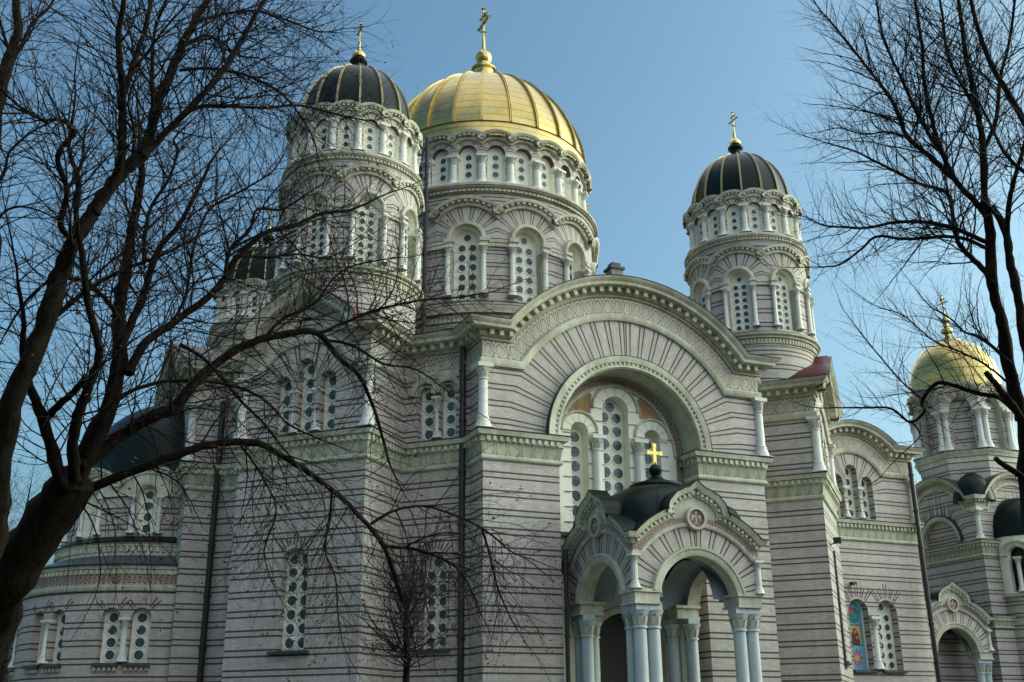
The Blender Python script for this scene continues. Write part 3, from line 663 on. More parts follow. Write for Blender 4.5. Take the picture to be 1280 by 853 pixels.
# merge the bay points so that the front is one straight stretch
pl2=[];sk=[]
for k in range(4):
    qq=[quarter[0]]+quarter[5:]
    for j,p in enumerate(qq):
        pl2.append(rot(p,k))
        if j==0 and k in (0,3): sk.append(len(pl2)-1)
        if j==4 and k in (0,3): sk.append(len(pl2)-1)
pl_entab(mb,pl2,closed=True,skip=sk)
for i,(a,b) in enumerate(zip(pl2,pl2[1:]+pl2[:1])):
    if i not in sk and faces_cam(math.atan2(-(b[0]-a[0]),(b[1]-a[1])),130): planblocks(mb,a,b,.2,.46,ZU0+1.18,ZU0+1.40,.17,.42,TRIM)
mb.build('upper_cornice',cath)
# roofs
mb=MB(); mb.poly([(x,y,16.95) for x,y in pl2],DARK); mb.build('flat_roof',cath)
# ---- arched fronts (the portal front, and the same on the apse side)
def big_front(k,portal):
    fr=lambda p:rot(p,k)
    T=fr((1,0)); N=fr((0,-1)); M=flat(fr((0,-P0)),T,N); M.step=.35
    o=dict(u=0,w=BI,zs=0,zp=ARC_C)
    f=lambda u:(ARC_C+math.sqrt(ARC_R**2-u*u)+.08 if abs(u)<CH else ZU0+.08)
    mb=MB(); wall(mb,M,-HW,HW,0,0,BRK_P,[o],0,ARC_C,zt=f,extra=[-CH,CH])
    front=mb.build('arched_front',cath)
    M.step=1e9
    mb=MB(); entab_arch(mb,M,HW,ARC_C,ARC_R); mb.build('arched_cornice',front)
    # window arch: archivolt with dentils and dark flashing on its back
    mb=MB(); p=arcpts(0,ARC_C+.03,BI,180,0,48)
    sweep(mb,M,p,[(0,-1.15),(0,.14),(.06,.22),(.14,.22)],TRIM); sweep(mb,M,p,[(.14,.22),(.14,.17),(.28,.17),(.28,.24),(.46,.28),(.53,.28)],TRIM)
    blocks(mb,M,dens(p,.2),.155,.265,.16,.225,.09,.2,TRIM)
    sweep(mb,M,p,[(.53,.28),(.56,.29),(.57,-.02)],FLASH); mb.build('archivolt',front)
    M2=flat(fr((0,-P0+1.15)),T,N); M2.step=.4
    mb=MB()
    cw=[dict(u=-1.74,w=.4,zs=9.15,zp=13.42),dict(u=0,w=.62,zs=9.15,zp=14.5),dict(u=1.74,w=.4,zs=9.15,zp=13.42)]
    zt=lambda u:ARC_C+.03+math.sqrt(max(0,3.25**2-u*u))
    wall(mb,M2,-BI,BI,7.5,0,PLATE,cw,zt=zt)
    for o in cw: reveal(mb,M2,o,0,-.5,PLATE)
    M2.step=1e9
    # stone joints of the white surround
    for o in cw:
        for j in range(9):
            z=9.6+j*.62
            if z<o['zp']:
                for s in (-1,1):
                    a,b=sorted((o['u']+s*(o['w']+.0),o['u']+s*(o['w']+.36))); box(mb,M2,a,b,-.001,.052,z,z+.02,MOD)
        for t in (150,120,90,60,30) if portal else ():
            pass
    for o,aw in zip(cw,(.4,.42,.4)):
        p=[(o['u']-o['w'],9.15)]+arcpts(o['u'],o['zp'],o['w'],180,0,16)+[(o['u']+o['w'],9.15)]
        sweep(mb,M2,arcpts(o['u'],o['zp'],o['w'],180,0,18),[(0,0),(0,.05),(aw-.02,.05),(aw,.0)],PLATE)
        sweep(mb,M2,arcpts(o['u'],o['zp'],o['w']+aw,180,0,18),[(0,0),(0,.12),(.08,.12),(.1,0)],TRIM)
        for j in range(1,6):
            t=R_(30*j); r0,r1=o['w']+.01,o['w']+aw-.01; c,s=math.cos(t),math.sin(t); P=lambda r,w:M2(o['u']+r*c-w*s,.053,o['zp']+r*s+w*c)
            mb.poly([P(r0,-.012),P(r1,-.012),P(r1,.012),P(r0,.012)],MOD)
    p=arcpts(0,ARC_C+.03,2.86,180,0,44); sweep(mb,M2,p,[(0,.03),(.34,.03)],SCR,uvs=.34); sweep(mb,M2,p,[(-.09,0),(-.09,.09),(0,.09),(0,.03)],TRIM)
    for s in (-1,1): 
        pa=[(s*2.86,7.6),(s*2.86,ARC_C)] if s<0 else [(2.86,ARC_C),(2.86,7.6)]
        sweep(mb,M2,pa,[(0,.03),(.34,.03)],SCR,uvs=.34)
    # painted beasts in the spandrels
    for s in (-1,1):
        B=[(1.16,14.25),(1.74,14.27),(2.15,14.15),(2.27,14.22),(2.0,14.6),(1.6,14.94),(1.25,15.16),(1.1,15.1),(1.16,14.6)]
        mb.poly([M2(s*u,.015,z) for u,z in B],MURAL)
        B=[(1.3,14.5),(1.42,14.42),(1.7,14.46),(1.95,14.42),(2.1,14.3),(2.14,14.36),(1.98,14.52),(1.72,14.68),(1.5,14.74),(1.42,14.9),(1.3,14.98),(1.2,14.92),(1.24,14.8),(1.33,14.74)]
        mb.poly([M2(s*u,.02,z) for u,z in B],OCHRE)
        for u in (1.4,1.5,1.8,1.9): mb.poly([M2(s*(u-.02),.022,14.3),M2(s*(u+.02),.022,14.3),M2(s*(u+.035),.022,14.5),M2(s*(u-.035),.022,14.5)],OCHRE)
    bay=mb.build('window_bay',front)
    if portal:
        wc=wmesh('arched_window',.64,5.35,double(9,.35,.6,.3,5.62),.235); ws=wmesh('arched_window',.42,4.3,single(7,.4,.62),.24)
        for o,me in zip(cw,(ws,wc,ws)): addwin(me,M2,o['u'],9.15,.5,par=front)
        cmm=cmesh('mullion_column',4.1,.2)
        for u in (-1.0,1.0): addcol(cmm,M2,u,9.15,.12,'mullion_column',front)
    for u in (-HW,HW):
        x,y,_=M(u,0,0); link('corner_column',cm_up,front,(x,y,ZL1+.05),M.ang+PI/2)
    # sill and wall under the window
    mb=MB(); box(mb,M2,-BI,BI,0,.35,8.98,9.13,SILL); box(mb,M2,-BI,BI,0,.2,8.35,8.98,TRIM); blocks(mb,M2,[(-BI,8.5),(BI,8.5)],0,.22,.3,.42,.13,.3,TRIM)
    box(mb,M2,-BI,BI,-.1,.0,0,8.35,PLATE); mb.build('sill_course',front)
    # barrel roof behind the arch crown
    mb=MB(); path=[(-5.9,17.0)]+arcpts(0,ARC_C,7.05,142,38,26)+[(5.9,17.0)]
    sweep(mb,M,[(u,z) for u,z in path],[(0,.3),(0,-10)],MAROON); mb.build('barrel_roof',front)
    return front
MURAL=mat_plain('faded_rose_mural',(.46,.34,.27),.8,0,.5)
OCHRE=mat_plain('ochre_mosaic',(.45,.24,.06),.7,0,.4)
south=big_front(0,True); south['label']='broad front with a great round arch over three tall windows'
big_front(3,False)
# ---- gabled corner blocks
def gable(k):
    M,L=seg(12*k+8); hw=L/2
    ap=arch_path(hw)
    keel=[(-hw,16.43),(-2.05,16.43),(-1.97,16.72),(-1.8,17.05),(-1.5,17.34),(-1.1,17.62),(-.65,17.85),(-.28,18.05),(0,18.28)]
    keel=keel+[(-u,z) for u,z in keel[-2::-1]]
    def zk(u):
        u=abs(u)
        for (a,za),(b,zb) in zip(keel,keel[1:]):
            if a<=-u<=b: return za+(zb-za)*(-u-a)/(b-a)
        return 16.43
    def zb(u): return (GC+math.sqrt(GR*GR-u*u)+.3) if abs(u)<GH else ZU0+.3
    niche=dict(u=0,w=.72,zs=16.96,zp=17.0)
    mb=MB(); wall(mb,M,-hw,hw,0,0,TRIM,[niche],zt=lambda u:zk(u)+.1,zbf=zb,extra=[p[0] for p in keel]+[-2.1+.2*j for j in range(22)])
    reveal(mb,M,niche,0,-.3,MOD); wall(mb,M,-.72,.72,17.0,17.9,BRK_N,d=-.3,uo=0,zo=17.1)
    sweep(mb,M,arcpts(0,17.0,.72,180,0,16),[(0,0),(0,.1),(.1,.16),(.2,.16),(.24,0)],TRIM)
    entab_arch(mb,M,hw,GC,GR,1,False,(.34,.62))
    sweep(mb,M,keel,[(-.02,.0),(-.02,.12),(.1,.14),(.12,.22),(.30,.30)],MOD,1,1)
    sweep(mb,M,keel,[(.30,.26),(.30,.60),(.36,.66),(.50,.68),(.60,.80),(.69,.86)],TRIM,1,1); sweep(mb,M,keel,[(.69,.86),(.73,.88),(.75,-.5)],FLASH,1,1)
    g=mb.build('gable',cath)
    for u in (-hw,hw): addcol(cm_up,M,u,ZL1+.05,0,'corner_column')
    mb=MB(); sweep(mb,M,[(u,z+.02) for u,z in keel[1:-1]],[(.70,.7),(.77,.7),(.77,-3.2)],MAROON); mb.build('gable_roof',cath)
BRK_N=mat_brick('niche_brick',.7,17.1)
gable(3); gable(0)
# ---- west arm (narthex)
NX0,NX1,NY=P0,24.5,-5.9; NC=20.3
mb=MB(); M=flat((NC,NY),(1,0),(0,-1)); a,b=NX0-NC,NX1-NC
ops=[dict(u=-.6,w=.68,zs=4.65,zp=7.7),dict(u=1.4,w=.68,zs=4.65,zp=7.7)]
wall(mb,M,a,b,0,12.0,BRK,ops)
for o in ops: reveal(mb,M,o,0,-.5,BRK,SILL); lines_over(mb,M,o,l=.9); box(mb,M,o['u']-.8,o['u']+.8,0,.18,4.52,4.65,SILL)
tri=[dict(u=-1.05,w=.38,zs=12.85,zp=14.95),dict(u=0,w=.4,zs=12.85,zp=15.55),dict(u=1.05,w=.38,zs=12.85,zp=14.95)]
f=lambda u:(GC+math.sqrt(GR*GR-u*u)+.06 if abs(u)<2.09 else ZU0+.06)
wall(mb,M,a,b,12.0,0,BRK_G,tri,0,GC,zt=f,extra=[-2.1+.15*j for j in range(29)])
for o in tri: reveal(mb,M,o,0,-.45,BRK,SILL)
wall(mb,flat((NX1,0),(0,1),(1,0)),-5.9,5.9,0,16.5,BRK)
nar=mb.build('side_wall',cath)
wall_w=wmesh('arched_window',.7,3.05,double(6,.3,.5,.3,3.4),.19); addwin(wall_w,M,1.4,4.65,.5,par=nar)
for o in tri: addwin(wm_tric if o['u']==0 else wm_tri,M,o['u'],12.85,.45,par=nar)
for u in (-.52,.52): addcol(cm_tri,M,u,12.9,-.12,'mullion_column',nar)
addcol(cmesh('mullion_column',2.75,.2),M,.4,4.72,-.08,'mullion_column',nar)
addcol(cm_up,M,b,ZL1+.05,0,'corner_column',nar)
mb=MB(); low_cornice(mb,[(NX0,NY),(NX1,NY),(NX1,5.9)]); mb.build('cornice',nar)
mb=MB(); ap=arch_path(1); ap[0]=(a,ZU0); ap[-1]=(b,ZU0); entab_arch(mb,M,0,GC,GR,0,lo=a,hi=b,ml=0,mr=1); 
pl_entab(mb,[(NX1,NY-.001),(NX1,5.9)]); mb.build('arched_cornice',nar)
mb=MB(); path=[(a,17.1),(-2.9,17.12)]+arcpts(0,GC,4.1,134,46,16)+[(2.9,17.12),(b,17.1)]; sweep(mb,M,path,[(.02,.4),(.02,-6)],MAROON); mb.build('barrel_roof',nar)
# painted icon in the first window of the west arm
def paint(n,c): return mat_plain(n,c,.6,0,.15)
mb=MB(); IC=[paint('icon_teal',(.05,.30,.38)),paint('icon_gold',(.60,.42,.10)),paint('icon_robe',(.12,.03,.03)),paint('icon_skin',(.40,.24,.13)),paint('icon_blue',(.10,.42,.62)),paint('icon_red',(.50,.10,.12)),paint('icon_green',(.03,.20,.15)),paint('icon_dark',(.05,.05,.05))]
Mi=flat(M(-.6,-.5,0)[:2],(1,0),(0,-1))
o=dict(u=0,w=.7,zs=4.65,zp=7.7); mb.poly([Mi(u,0,z) for u,z in outline(o)],IC[4])
disc=lambda u,z,r,d,m,sx=1: mb.poly([Mi(u+r*sx*math.cos(2*PI*k/16),d,z+r*math.sin(2*PI*k/16)) for k in range(16)],m)
rect=lambda u0,u1,z0,z1,d,m: mb.poly([Mi(u0,d,z0),Mi(u1,d,z0),Mi(u1,d,z1),Mi(u0,d,z1)],m)
sweep(mb,Mi,outline(o),[(0,0),(0,.04),(-.08,.04),(-.1,0)],PLATE)
disc(0,7.55,.42,.004,IC[6],1.1); disc(-.1,7.8,.2,.008,IC[5]); disc(.2,7.5,.2,.008,IC[0])
rect(-.46,.46,5.95,7.05,.01,IC[7]); rect(-.41,.41,6.0,7.0,.013,IC[1]); disc(0,6.72,.22,.016,IC[1]); disc(0,6.42,.3,.018,IC[2],.9); disc(0,6.7,.17,.02,IC[2],.85); disc(.01,6.68,.11,.024,IC[3],.8); disc(.12,6.36,.09,.024,IC[3]); rect(-.3,.3,6.0,6.3,.022,IC[2])
for k in range(8):
    t=2*PI*k/8; mb.poly([Mi(0,.008,5.3),Mi(.33*math.cos(t-.25),.008,5.3+.42*math.sin(t-.25)),Mi(.42*math.cos(t),.008,5.3+.52*math.sin(t)),Mi(.33*math.cos(t+.25),.008,5.3+.42*math.sin(t+.25))],IC[5])
disc(0,5.3,.16,.012,IC[1]); ico=mb.build('painted_icon',nar); ico['label']='painted icon panel on teal and blue filling the arched window'
# ---- bodies of drainpipes
def pipe(name,pts,r,par=cath,m=PIPE):
    mb=MB()
    for (a,b) in zip(pts,pts[1:]):
        A,B=Vector(a),Vector(b); d=(B-A).normalized(); x=d.cross(Vector((0,0,1))) if abs(d.z)<.9 else d.cross(Vector((1,0,0))); x.normalize(); y=d.cross(x)
        mb.grid([[A+(x*math.cos(2*PI*k/8)+y*math.sin(2*PI*k/8))*r for k in range(8)],[B+(x*math.cos(2*PI*k/8)+y*math.sin(2*PI*k/8))*r for k in range(8)]],m,None,True)
    a,b=pts[0],pts[-1]
    if abs(a[0]-b[0])+abs(a[1]-b[1])<.5:
        z=min(a[2],b[2])+.8
        while z<max(a[2],b[2]): lathe(mb,a[0],a[1],[(r,z),(r*1.35,z),(r*1.35,z+.08),(r,z+.08)],m,8); z+=2.1
    return mb.build(name,par)
mid=lambda a,b,f:(a[0]+(b[0]-a[0])*f,a[1]+(b[1]-a[1])*f)
# in the corner beside the portal pier, beside the corner block, on the west arm, and thin ones
pipe("drainpipe",[(-(DR+.16)*S2+5.66*S2,-(DR+.16)*S2-5.66*S2,z) for z in (0,16.6)],.13)
pipe('drainpipe',[(-15.05,-6.64,0),(-15.05,-6.64,15.6)],.13)
pipe('drainpipe',[(24.25,-6.42,0),(24.25,-6.42,16.3)],.13)
pipe('drainpipe',[(-3.1,-16.34,0),(-3.1,-16.34,8.3)],.09)
p=[dg(18.13,-.7),dg(18.13,-1.0)]; pipe('downpipe',[(*p[0],9.5),(*p[1],4.2)],.05)
# inner faces of the portal bay
for q in (1,3):
    mb=MB(); M,L=seg(q); wall(mb,M,-L/2,L/2,0,12.6,BRK)
    mb.build('jamb_wall',south); mb=MB(); M,L=seg(36+q); wall(mb,M,-L/2,L/2,0,12.6,BRK); mb.build('jamb_wall',cath)
def xf(cx,cy):  # shift helper for frames
    return lambda O,T,N: flat((O[0]+cx,O[1]+cy),T,N)
BRK_O=mat_brick('porch_arch_brick',2.85,5.95)
def porch(cx,cy,hx,hy,dz,name,label,ncol,door=True,domed=True):
    root=MB(); z=lambda v:v+dz; Fr=xf(cx,cy)
    # abacus blocks and core piers
    cor=[(sx,sy) for sx in (-1,1) for sy in (-1,1)]
    for sx,sy in cor:
        x0,x1=sorted((sx*(hx+.08),sx*(hx-.98))); y0,y1=sorted((sy*(hy+.08),sy*(hy-.98)))
        for (e,za,zb_) in ((0,5.82,5.9),(-.04,5.9,6.22),(.03,6.22,6.33)):
            M=Fr((0,0),(1,0),(0,-1)); box(root,M,x0-e,x1+e,-y1-e,-y0+e,z(za),z(zb_),TRIM)
            root.poly([(cx+x0-e,cy+y0-e,z(za)),(cx+x1+e,cy+y0-e,z(za)),(cx+x1+e,cy+y1+e,z(za)),(cx+x0-e,cy+y1+e,z(za))],TRIM)
        box(root,M,x0+.42,x1-.42,-y1+.42,-y0-.42,0,z(5.82),PLATE)
    faces=[Fr((0,-hy),(1,0),(0,-1)),Fr((-hx,0),(0,-1),(-1,0)),Fr((hx,0),(0,1),(1,0))]
    halfs=[hx,hy,hy]
    for M,hw in zip(faces,halfs):
        k=hw/2.55; o=dict(u=0,w=1.6*k,zs=0,zp=z(5.95))
        r=2.85*k; zc=z(5.75)-(k-1)*1.7; up=lambda u:zc+math.sqrt(max(0,r*r-u*u)) if abs(u)<2.25*k else z(7.5)
        wall(root,M,-hw,hw,z(6.3),0,BRK_O,[o],0,o['zp'],zt=lambda u:up(u)+.05,extra=[-2.25*k+.225*k*j for j in range(21)])
        sweep(root,M,arcpts(0,o['zp'],o['w'],170,10,22),[(0,-.5),(0,.06),(.08,.1),(.2,.1),(.24,.14),(.32,.14),(.34,0)],TRIM)
        # vault behind
        sweep(root,M,arcpts(0,o['zp'],o['w']-.0,174,6,16),[(0,-.5),(.25,-.5),(.25,-hy*.6)],VAULT)
        t=math.degrees(math.acos(2.25*k/r)); path=[(-hw,z(7.5)),(-2.25*k,z(7.5))]+arcpts(0,zc,r,180-t,t,22)[1:-1]+[(2.25*k,z(7.5)),(hw,z(7.5))]
        sweep_arch(root,M,hw,zc,r,z(7.5),[(0,0),(0,.07),(.06,.11),(.12,.11),(.13,.04)],TRIM,1,1)
        sweep_arch(root,M,hw,zc,r,z(7.5),[(.13,.04),(.38,.05)],SCR,1,1,uvs=.27)
        B=[(-hw,7.92),(-2.44*k,7.92)]; rr=3.27*k
        for q in range(1,9):
            u=-2.44*k+(2.44*k-.9)*q/8; B.append((u,zc-dz+math.sqrt(rr*rr-u*u)))
        zt0=B[-1][1]; B+=[(-.95,zt0+.12),(-.88,zt0+.36),(-.68,zt0+.58),(-.4,zt0+.72),(-.15,zt0+.8),(0,zt0+.92)]
        B=[(u,z(v)) for u,v in B]; B=B+[(-u,v) for u,v in B[-2::-1]]
        sweep(root,M,B,[(-.04,.04),(-.04,.1),(.0,.12),(.14,.14)],TRIM,1,1); blocks(root,M,B,.01,.13,.1,.22,.1,.2,TRIM)
        sweep(root,M,B,[(.14,.14),(.14,.26),(.2,.3),(.28,.32),(.33,.36)],TRIM,1,1); sweep(root,M,B,[(.33,.36),(.36,.38),(.37,-.4)],DARK,1,1)
        wall(root,M,-.95,.95,0,0,TRIM,zt=lambda u:next((b[1]-.02+(c[1]-b[1])*((u-b[0])/(c[0]-b[0]+1e-9)) for b,c in zip(B,B[1:]) if b[0]<=u<=c[0]+1e-6 and c[0]>b[0]),z(zt0)),zbf=lambda u:up(u)+.3,extra=[-.88,-.68,-.4,-.15,0,.15,.4,.68,.88],d=.03)
        zm=z(zt0)+.0; c=[(math.cos(2*PI*j/20),math.sin(2*PI*j/20)) for j in range(20)]
        root.poly([M(.33*a,.14,zm+.33*b) for a,b in c],MED)
        root.grid([[M(q*a,d,zm+q*b) for a,b in c] for q,d in ((.32,.1),(.32,.2),(.42,.2),(.45,.05))],TRIM,None,True)
        for a,b,w_,h_ in ((0,0,.03,.24),(0,.06,.14,.03),(-.17,.02,.025,.1),(.17,.02,.025,.1),(0,-.2,.09,.03)): root.poly([M(a-w_,.146,zm+b-h_),M(a+w_,.146,zm+b-h_),M(a+w_,.146,zm+b+h_),M(a-w_,.146,zm+b+h_)],TRIM)
    root.poly([(cx-hx,cy-hy,z(8.0)),(cx+hx,cy-hy,z(8.0)),(cx+hx,cy+hy,z(8.0)),(cx-hx,cy+hy,z(8.0))],VAULT)
    body=root.build(name,cath); body['label']=label
    cm=cmesh('porch_column',5.1,.25,PCOL,n=14,ab=1.03); me=cmesh('corner_colonnette',1.18,.12,n=10)
    for sx,sy in cor:
        for a,b in ((.27,.27),(.8,.27),(.27,.8)):
            link('porch_column',cm,body,(cx+sx*(hx-a),cy+sy*(hy-b),z(.72)))
        if sy<0: link('corner_colonnette',me,body,(cx+sx*hx,cy+sy*hy,z(6.34)))
    mb=MB(); box(mb,Fr((0,0),(1,0),(0,-1)),-hx-.2,hx+.2,-hy-.2,hy+.2,0,z(.72)-.0,MOD)
    for sx,sy in cor:
        pass
    mb.poly([(cx-hx-.2,cy-hy-.2,z(.72)),(cx+hx+.2,cy-hy-.2,z(.72)),(cx+hx+.2,cy+hy+.2,z(.72)),(cx-hx-.2,cy+hy+.2,z(.72))],MOD)
    mb.build('plinth',body)
    if domed:
        mb=MB(); pr=[(2.3,8.0),(2.48,8.75),(2.46,9.15),(2.32,9.62),(2.02,10.04),(1.55,10.34),(1.0,10.52)]; sq=lambda r,a,f:r*(1-f+f/(abs(math.cos(a))**4+abs(math.sin(a))**4)**.25); mb.grid([[(cx+sq(r,2*PI*j/48,1-i/(len(pr)-1))*math.cos(2*PI*j/48),cy+sq(r,2*PI*j/48,1-i/(len(pr)-1))*math.sin(2*PI*j/48),z(a)) for j in range(48)] for i,(r,a) in enumerate(pr)],DARK,None,True)
        for j in range(12):
            a=2*PI*j/12; c,s=math.cos(a),math.sin(a)
            mb.grid([[(cx+(sq(r,a,1-i/(len(pr)-1))+.04)*c-s*w_,cy+(sq(r,a,1-i/(len(pr)-1))+.04)*s+c*w_,z(q)+.03) for w_ in (-.025,.025)] for i,(r,q) in enumerate(pr)],DARK)
        mb.build('dome',body)
        mb=MB(); lathe(mb,cx,cy,[(1.0,z(10.45)),(1.08,z(10.56)),(1.02,z(10.66)),(.5,z(10.8)),(.26,z(10.95)),(.16,z(11.05)),(.25,z(11.17)),(.27,z(11.27)),(.2,z(11.4)),(.06,z(11.5)),(.04,z(11.6))],DARK,16); mb.build('finial',body)
        link('cross',crossmesh('cross',.8,GOLD,True),body,(cx,cy,z(11.45)))
    return body
MED=mat_plain('dark_rose_medallion',(.22,.12,.13),.8,0,.3)
porch(0,-18.15,2.58,2.55,0,'entrance_porch','domed entrance porch on clustered pale blue columns with a small gold cross',12)
porch(28.3,-2.0,2.58,2.0,-.35,'side_porch','small gabled side porch beyond the west wall',6,domed=False)
mb=MB(); M2=flat((0,-P0+1.15),(1,0),(0,-1)); o=dict(u=0,w=1.5,zs=.7,zp=4.6); mb.poly([M2(u,.03,z) for u,z in outline(o)],DOORM); sweep(mb,M2,outline(o),[(0,0),(0,.12),(.25,.12),(.3,0)],TRIM)
for u in (-.75,.75): box(mb,M2,u-.5,u+.5,.03,.07,1.2,4.2,DOORM)
mb.build('door',south)
# ------------------------------------------------------------------ apse on the left
AC=(-P0,0); mb=MB(); RA=5.9; M=cyl(AC,PI,RA); D=PI/180; bw=36*D
ops=[]
for a in (-72,-36,0,36,72):
    for s in (-1,1): ops.append(dict(u=(a*D)*RA+s*.62,w=.4,zs=4.45,zp=6.25))
span=RA*95*D; wall(mb,M,-span,span,0,7.4,BRK,ops)
for o in ops: reveal(mb,M,o,0,-.38,BRK,SILL); lines_over(mb,M,o,n=2,l=.6); box(mb,M,o['u']-.52,o['u']+.52,0,.16,4.3,4.44,SILL); blocks(mb,M,[(o['u']-.5,4.1),(o['u']+.5,4.1)],.02,.17,0,.12,.12,.2,MOD)
R2=4.4; Mu=cyl(AC,PI,R2); BRK_A=mat_brick('apse_arch_brick',0,0); hb=R2*18*D; opu=[]
for k in range(-2,3): opu.append(dict(u=k*bw*R2,w=.43,zs=9.95,zp=11.7))
wall(mb,Mu,-R2*95*D,R2*95*D,9.6,12.4,BRK,opu,zt=lambda u:12.1+.55*math.cos((u/hb)*PI/2)**2*1.2,extra=[R2*D*3*j for j in range(-31,32)])
for o in opu: reveal(mb,Mu,o,0,-.4,PLATE)
apse=mb.build('apse',cath); apse['label']='rounded two-tier apse with dark lower roof and paired windows'
mb=MB(); N=60; pts=[(AC[0]+RA*math.cos(PI/2+PI*(k-2)/(N-4)),AC[1]+RA*math.sin(PI/2+PI*(k-2)/(N-4))) for k in range(N+1)]
plansweep(mb,pts,[(0,7.32),(.08,7.34),(.12,7.42),(.12,7.52),(.04,7.56)],TRIM); plansweep(mb,pts,[(.04,7.56),(.06,7.98)],SCR,uvs=.42)
plansweep(mb,pts,[(.06,7.98),(.12,8.0),(.12,8.2),(.2,8.22),(.24,8.36)],TRIM); blocks(mb,M,[(-span,8.02),(span,8.02)],0,.16,.1,.22,.11,.24,TRIM)
mb.build('cornice',apse)
mb=MB(); plansweep(mb,pts,[(.3,8.36),(.32,8.42),(-1.15,8.98)],MR2:=mat_metalroof('dark_green_sheet_metal',(.05,.065,.07),.7),uvs=1); mb.build('skirt_roof',apse)
pts2=[(AC[0]+R2*math.cos(PI/2+PI*(k-2)/(N-4)),AC[1]+R2*math.sin(PI/2+PI*(k-2)/(N-4))) for k in range(N+1)]
mb=MB(); plansweep(mb,pts2,[(.35,8.9),(.36,9.05),(.3,9.1),(.3,9.35),(.36,9.38),(.36,9.46),(.44,9.52)],TRIM); blocks(mb,Mu,[(-R2*95*D,9.12),(R2*95*D,9.12)],.02,.22,.28,.42,.11,.24,TRIM)
plansweep(mb,pts2,[(.44,9.52),(.46,9.57),(0,9.86)],DARK); mb.build('cornice',apse)
mb=MB()
for o in opu:
    u=o['u']; Rh=(hb*hb+.75**2)/1.5; zc=12.65-Rh; t=math.degrees(math.asin(hb/Rh)); Mo=cyl(AC,PI+u/R2,R2)
    hood(mb,Mo,arcpts(0,zc,Rh,90+t,90-t,16),.36,.28,.22)
    wall(mb,Mo,-hb,hb,11.85,0,TRIM,[dict(u=0,w=.55,zs=11,zp=11.7)],zt=lambda q:zc+math.sqrt(Rh*Rh-q*q),d=.02)
    sweep(mb,Mo,arcpts(0,11.7,.43,180,0,14),[(0,-.02),(0,.06),(.12,.1),(.16,.02)],TRIM)
    for s in (-1,1):
        a,b=sorted((s*.43,s*hb)); box(mb,Mo,a,b,-.01,.1,11.62,11.84,TRIM)
mb.build('arched_crown',apse)
wl=wmesh('arched_window',.42,1.85,single(4,.32,.5),.2); wu=wmesh('arched_window',.45,1.8,single(4,.3,.5),.19); ca=cmesh('mullion_column',1.75,.14); cu=cmesh('colonnette',1.65,.11)
for a in (-72,-36,0,36,72):
    A=PI+a*D
    for s in (-1,1):
        an=A+s*.62/RA; link('arched_window',wl,apse,(AC[0]+(RA-.38)*math.cos(an),AC[1]+(RA-.38)*math.sin(an),4.45),an+PI/2)
        an=A+s*.56/R2; link('colonnette',cu,apse,(AC[0]+(R2+.07)*math.cos(an),AC[1]+(R2+.07)*math.sin(an),9.97),an+PI/2)
    link('mullion_column',ca,apse,(AC[0]+(RA-.06)*math.cos(A),AC[1]+(RA-.06)*math.sin(A),4.5),A+PI/2)
    link('arched_window',wu,apse,(AC[0]+(R2-.4)*math.cos(A),AC[1]+(R2-.4)*math.sin(A),9.95),A+PI/2)
mb=MB(); pr=domeprof(4.25,12.1,12.6,17.0,12); pr=[p_ for p_ in pr]
rows=[[(AC[0]+r*math.cos(PI/2+PI*j/36),r*math.sin(PI/2+PI*j/36),zz) for j in range(37)] for r,zz in pr]; mb.grid(rows,DARK); mb.build('half_dome',apse)
# ------------------------------------------------------------------ bell tower at the far end
BC=(35.5,0); bh=3.3; mb=MB(); BRK_B=mat_brick('belfry_arch_brick',2.35,12.9)
zb=14.7; rb=2.42; zcb=14.0; tb=math.degrees(math.asin((zb-zcb)/rb)); chb=math.sqrt(rb*rb-(zb-zcb)**2)
bpath=[(-bh,zb),(-chb,zb)]+arcpts(0,zcb,rb,180-tb,tb,20)[1:-1]+[(chb,zb),(bh,zb)]
fr=[flat((BC[0]-bh,0),(0,-1),(-1,0)),flat((BC[0],-bh),(1,0),(0,-1)),flat((BC[0]+bh,0),(0,1),(1,0))]
mt=MB()
for i,M in enumerate(fr):
    o=dict(u=0,w=1.55,zs=11.0,zp=12.9); f=lambda u:(zcb+math.sqrt(rb*rb-u*u)+.05 if abs(u)<chb else zb+.05)
    wall(mb,M,-bh,bh,0,11.9,BRK); wall(mb,M,-bh,bh,11.9,0,BRK_B,[o],0,12.9,zt=f,extra=[-2.3+.2*j for j in range(24)])
    reveal(mb,M,o,0,-.4,TRIM); wall(mb,M,-1.6,1.6,11.5,14.6,BRK,d=-.4)
    sweep(mt,M,arcpts(0,12.9,1.55,180,0,20),[(0,-.02),(0,.1),(.1,.16),(.26,.16),(.28,.2)],TRIM); sweep(mt,M,arcpts(0,12.9,1.55,180,0,20),[(.28,.2),(.36,.2),(.37,0)],FLASH)
    SA=lambda prof,m,uvs=None: sweep_arch(mt,M,bh,zcb,rb,zb,prof,m,1,1,uvs)
    SA([(0,0),(0,.08),(.1,.12),(.15,.12),(.17,.04)],TRIM); SA([(.17,.04),(.42,.05)],PAL,.25); SA([(.42,.05),(.44,.14),(.6,.2)],MOD); blocks(mt,M,off_arch(bh,zcb,rb,zb,.46),0,.12,.12,.28,.1,.22,TRIM)
    SA([(.6,.2),(.6,.34),(.72,.4),(.83,.46)],TRIM); SA([(.83,.46),(.86,.48),(.87,-1.6)],FLASH)
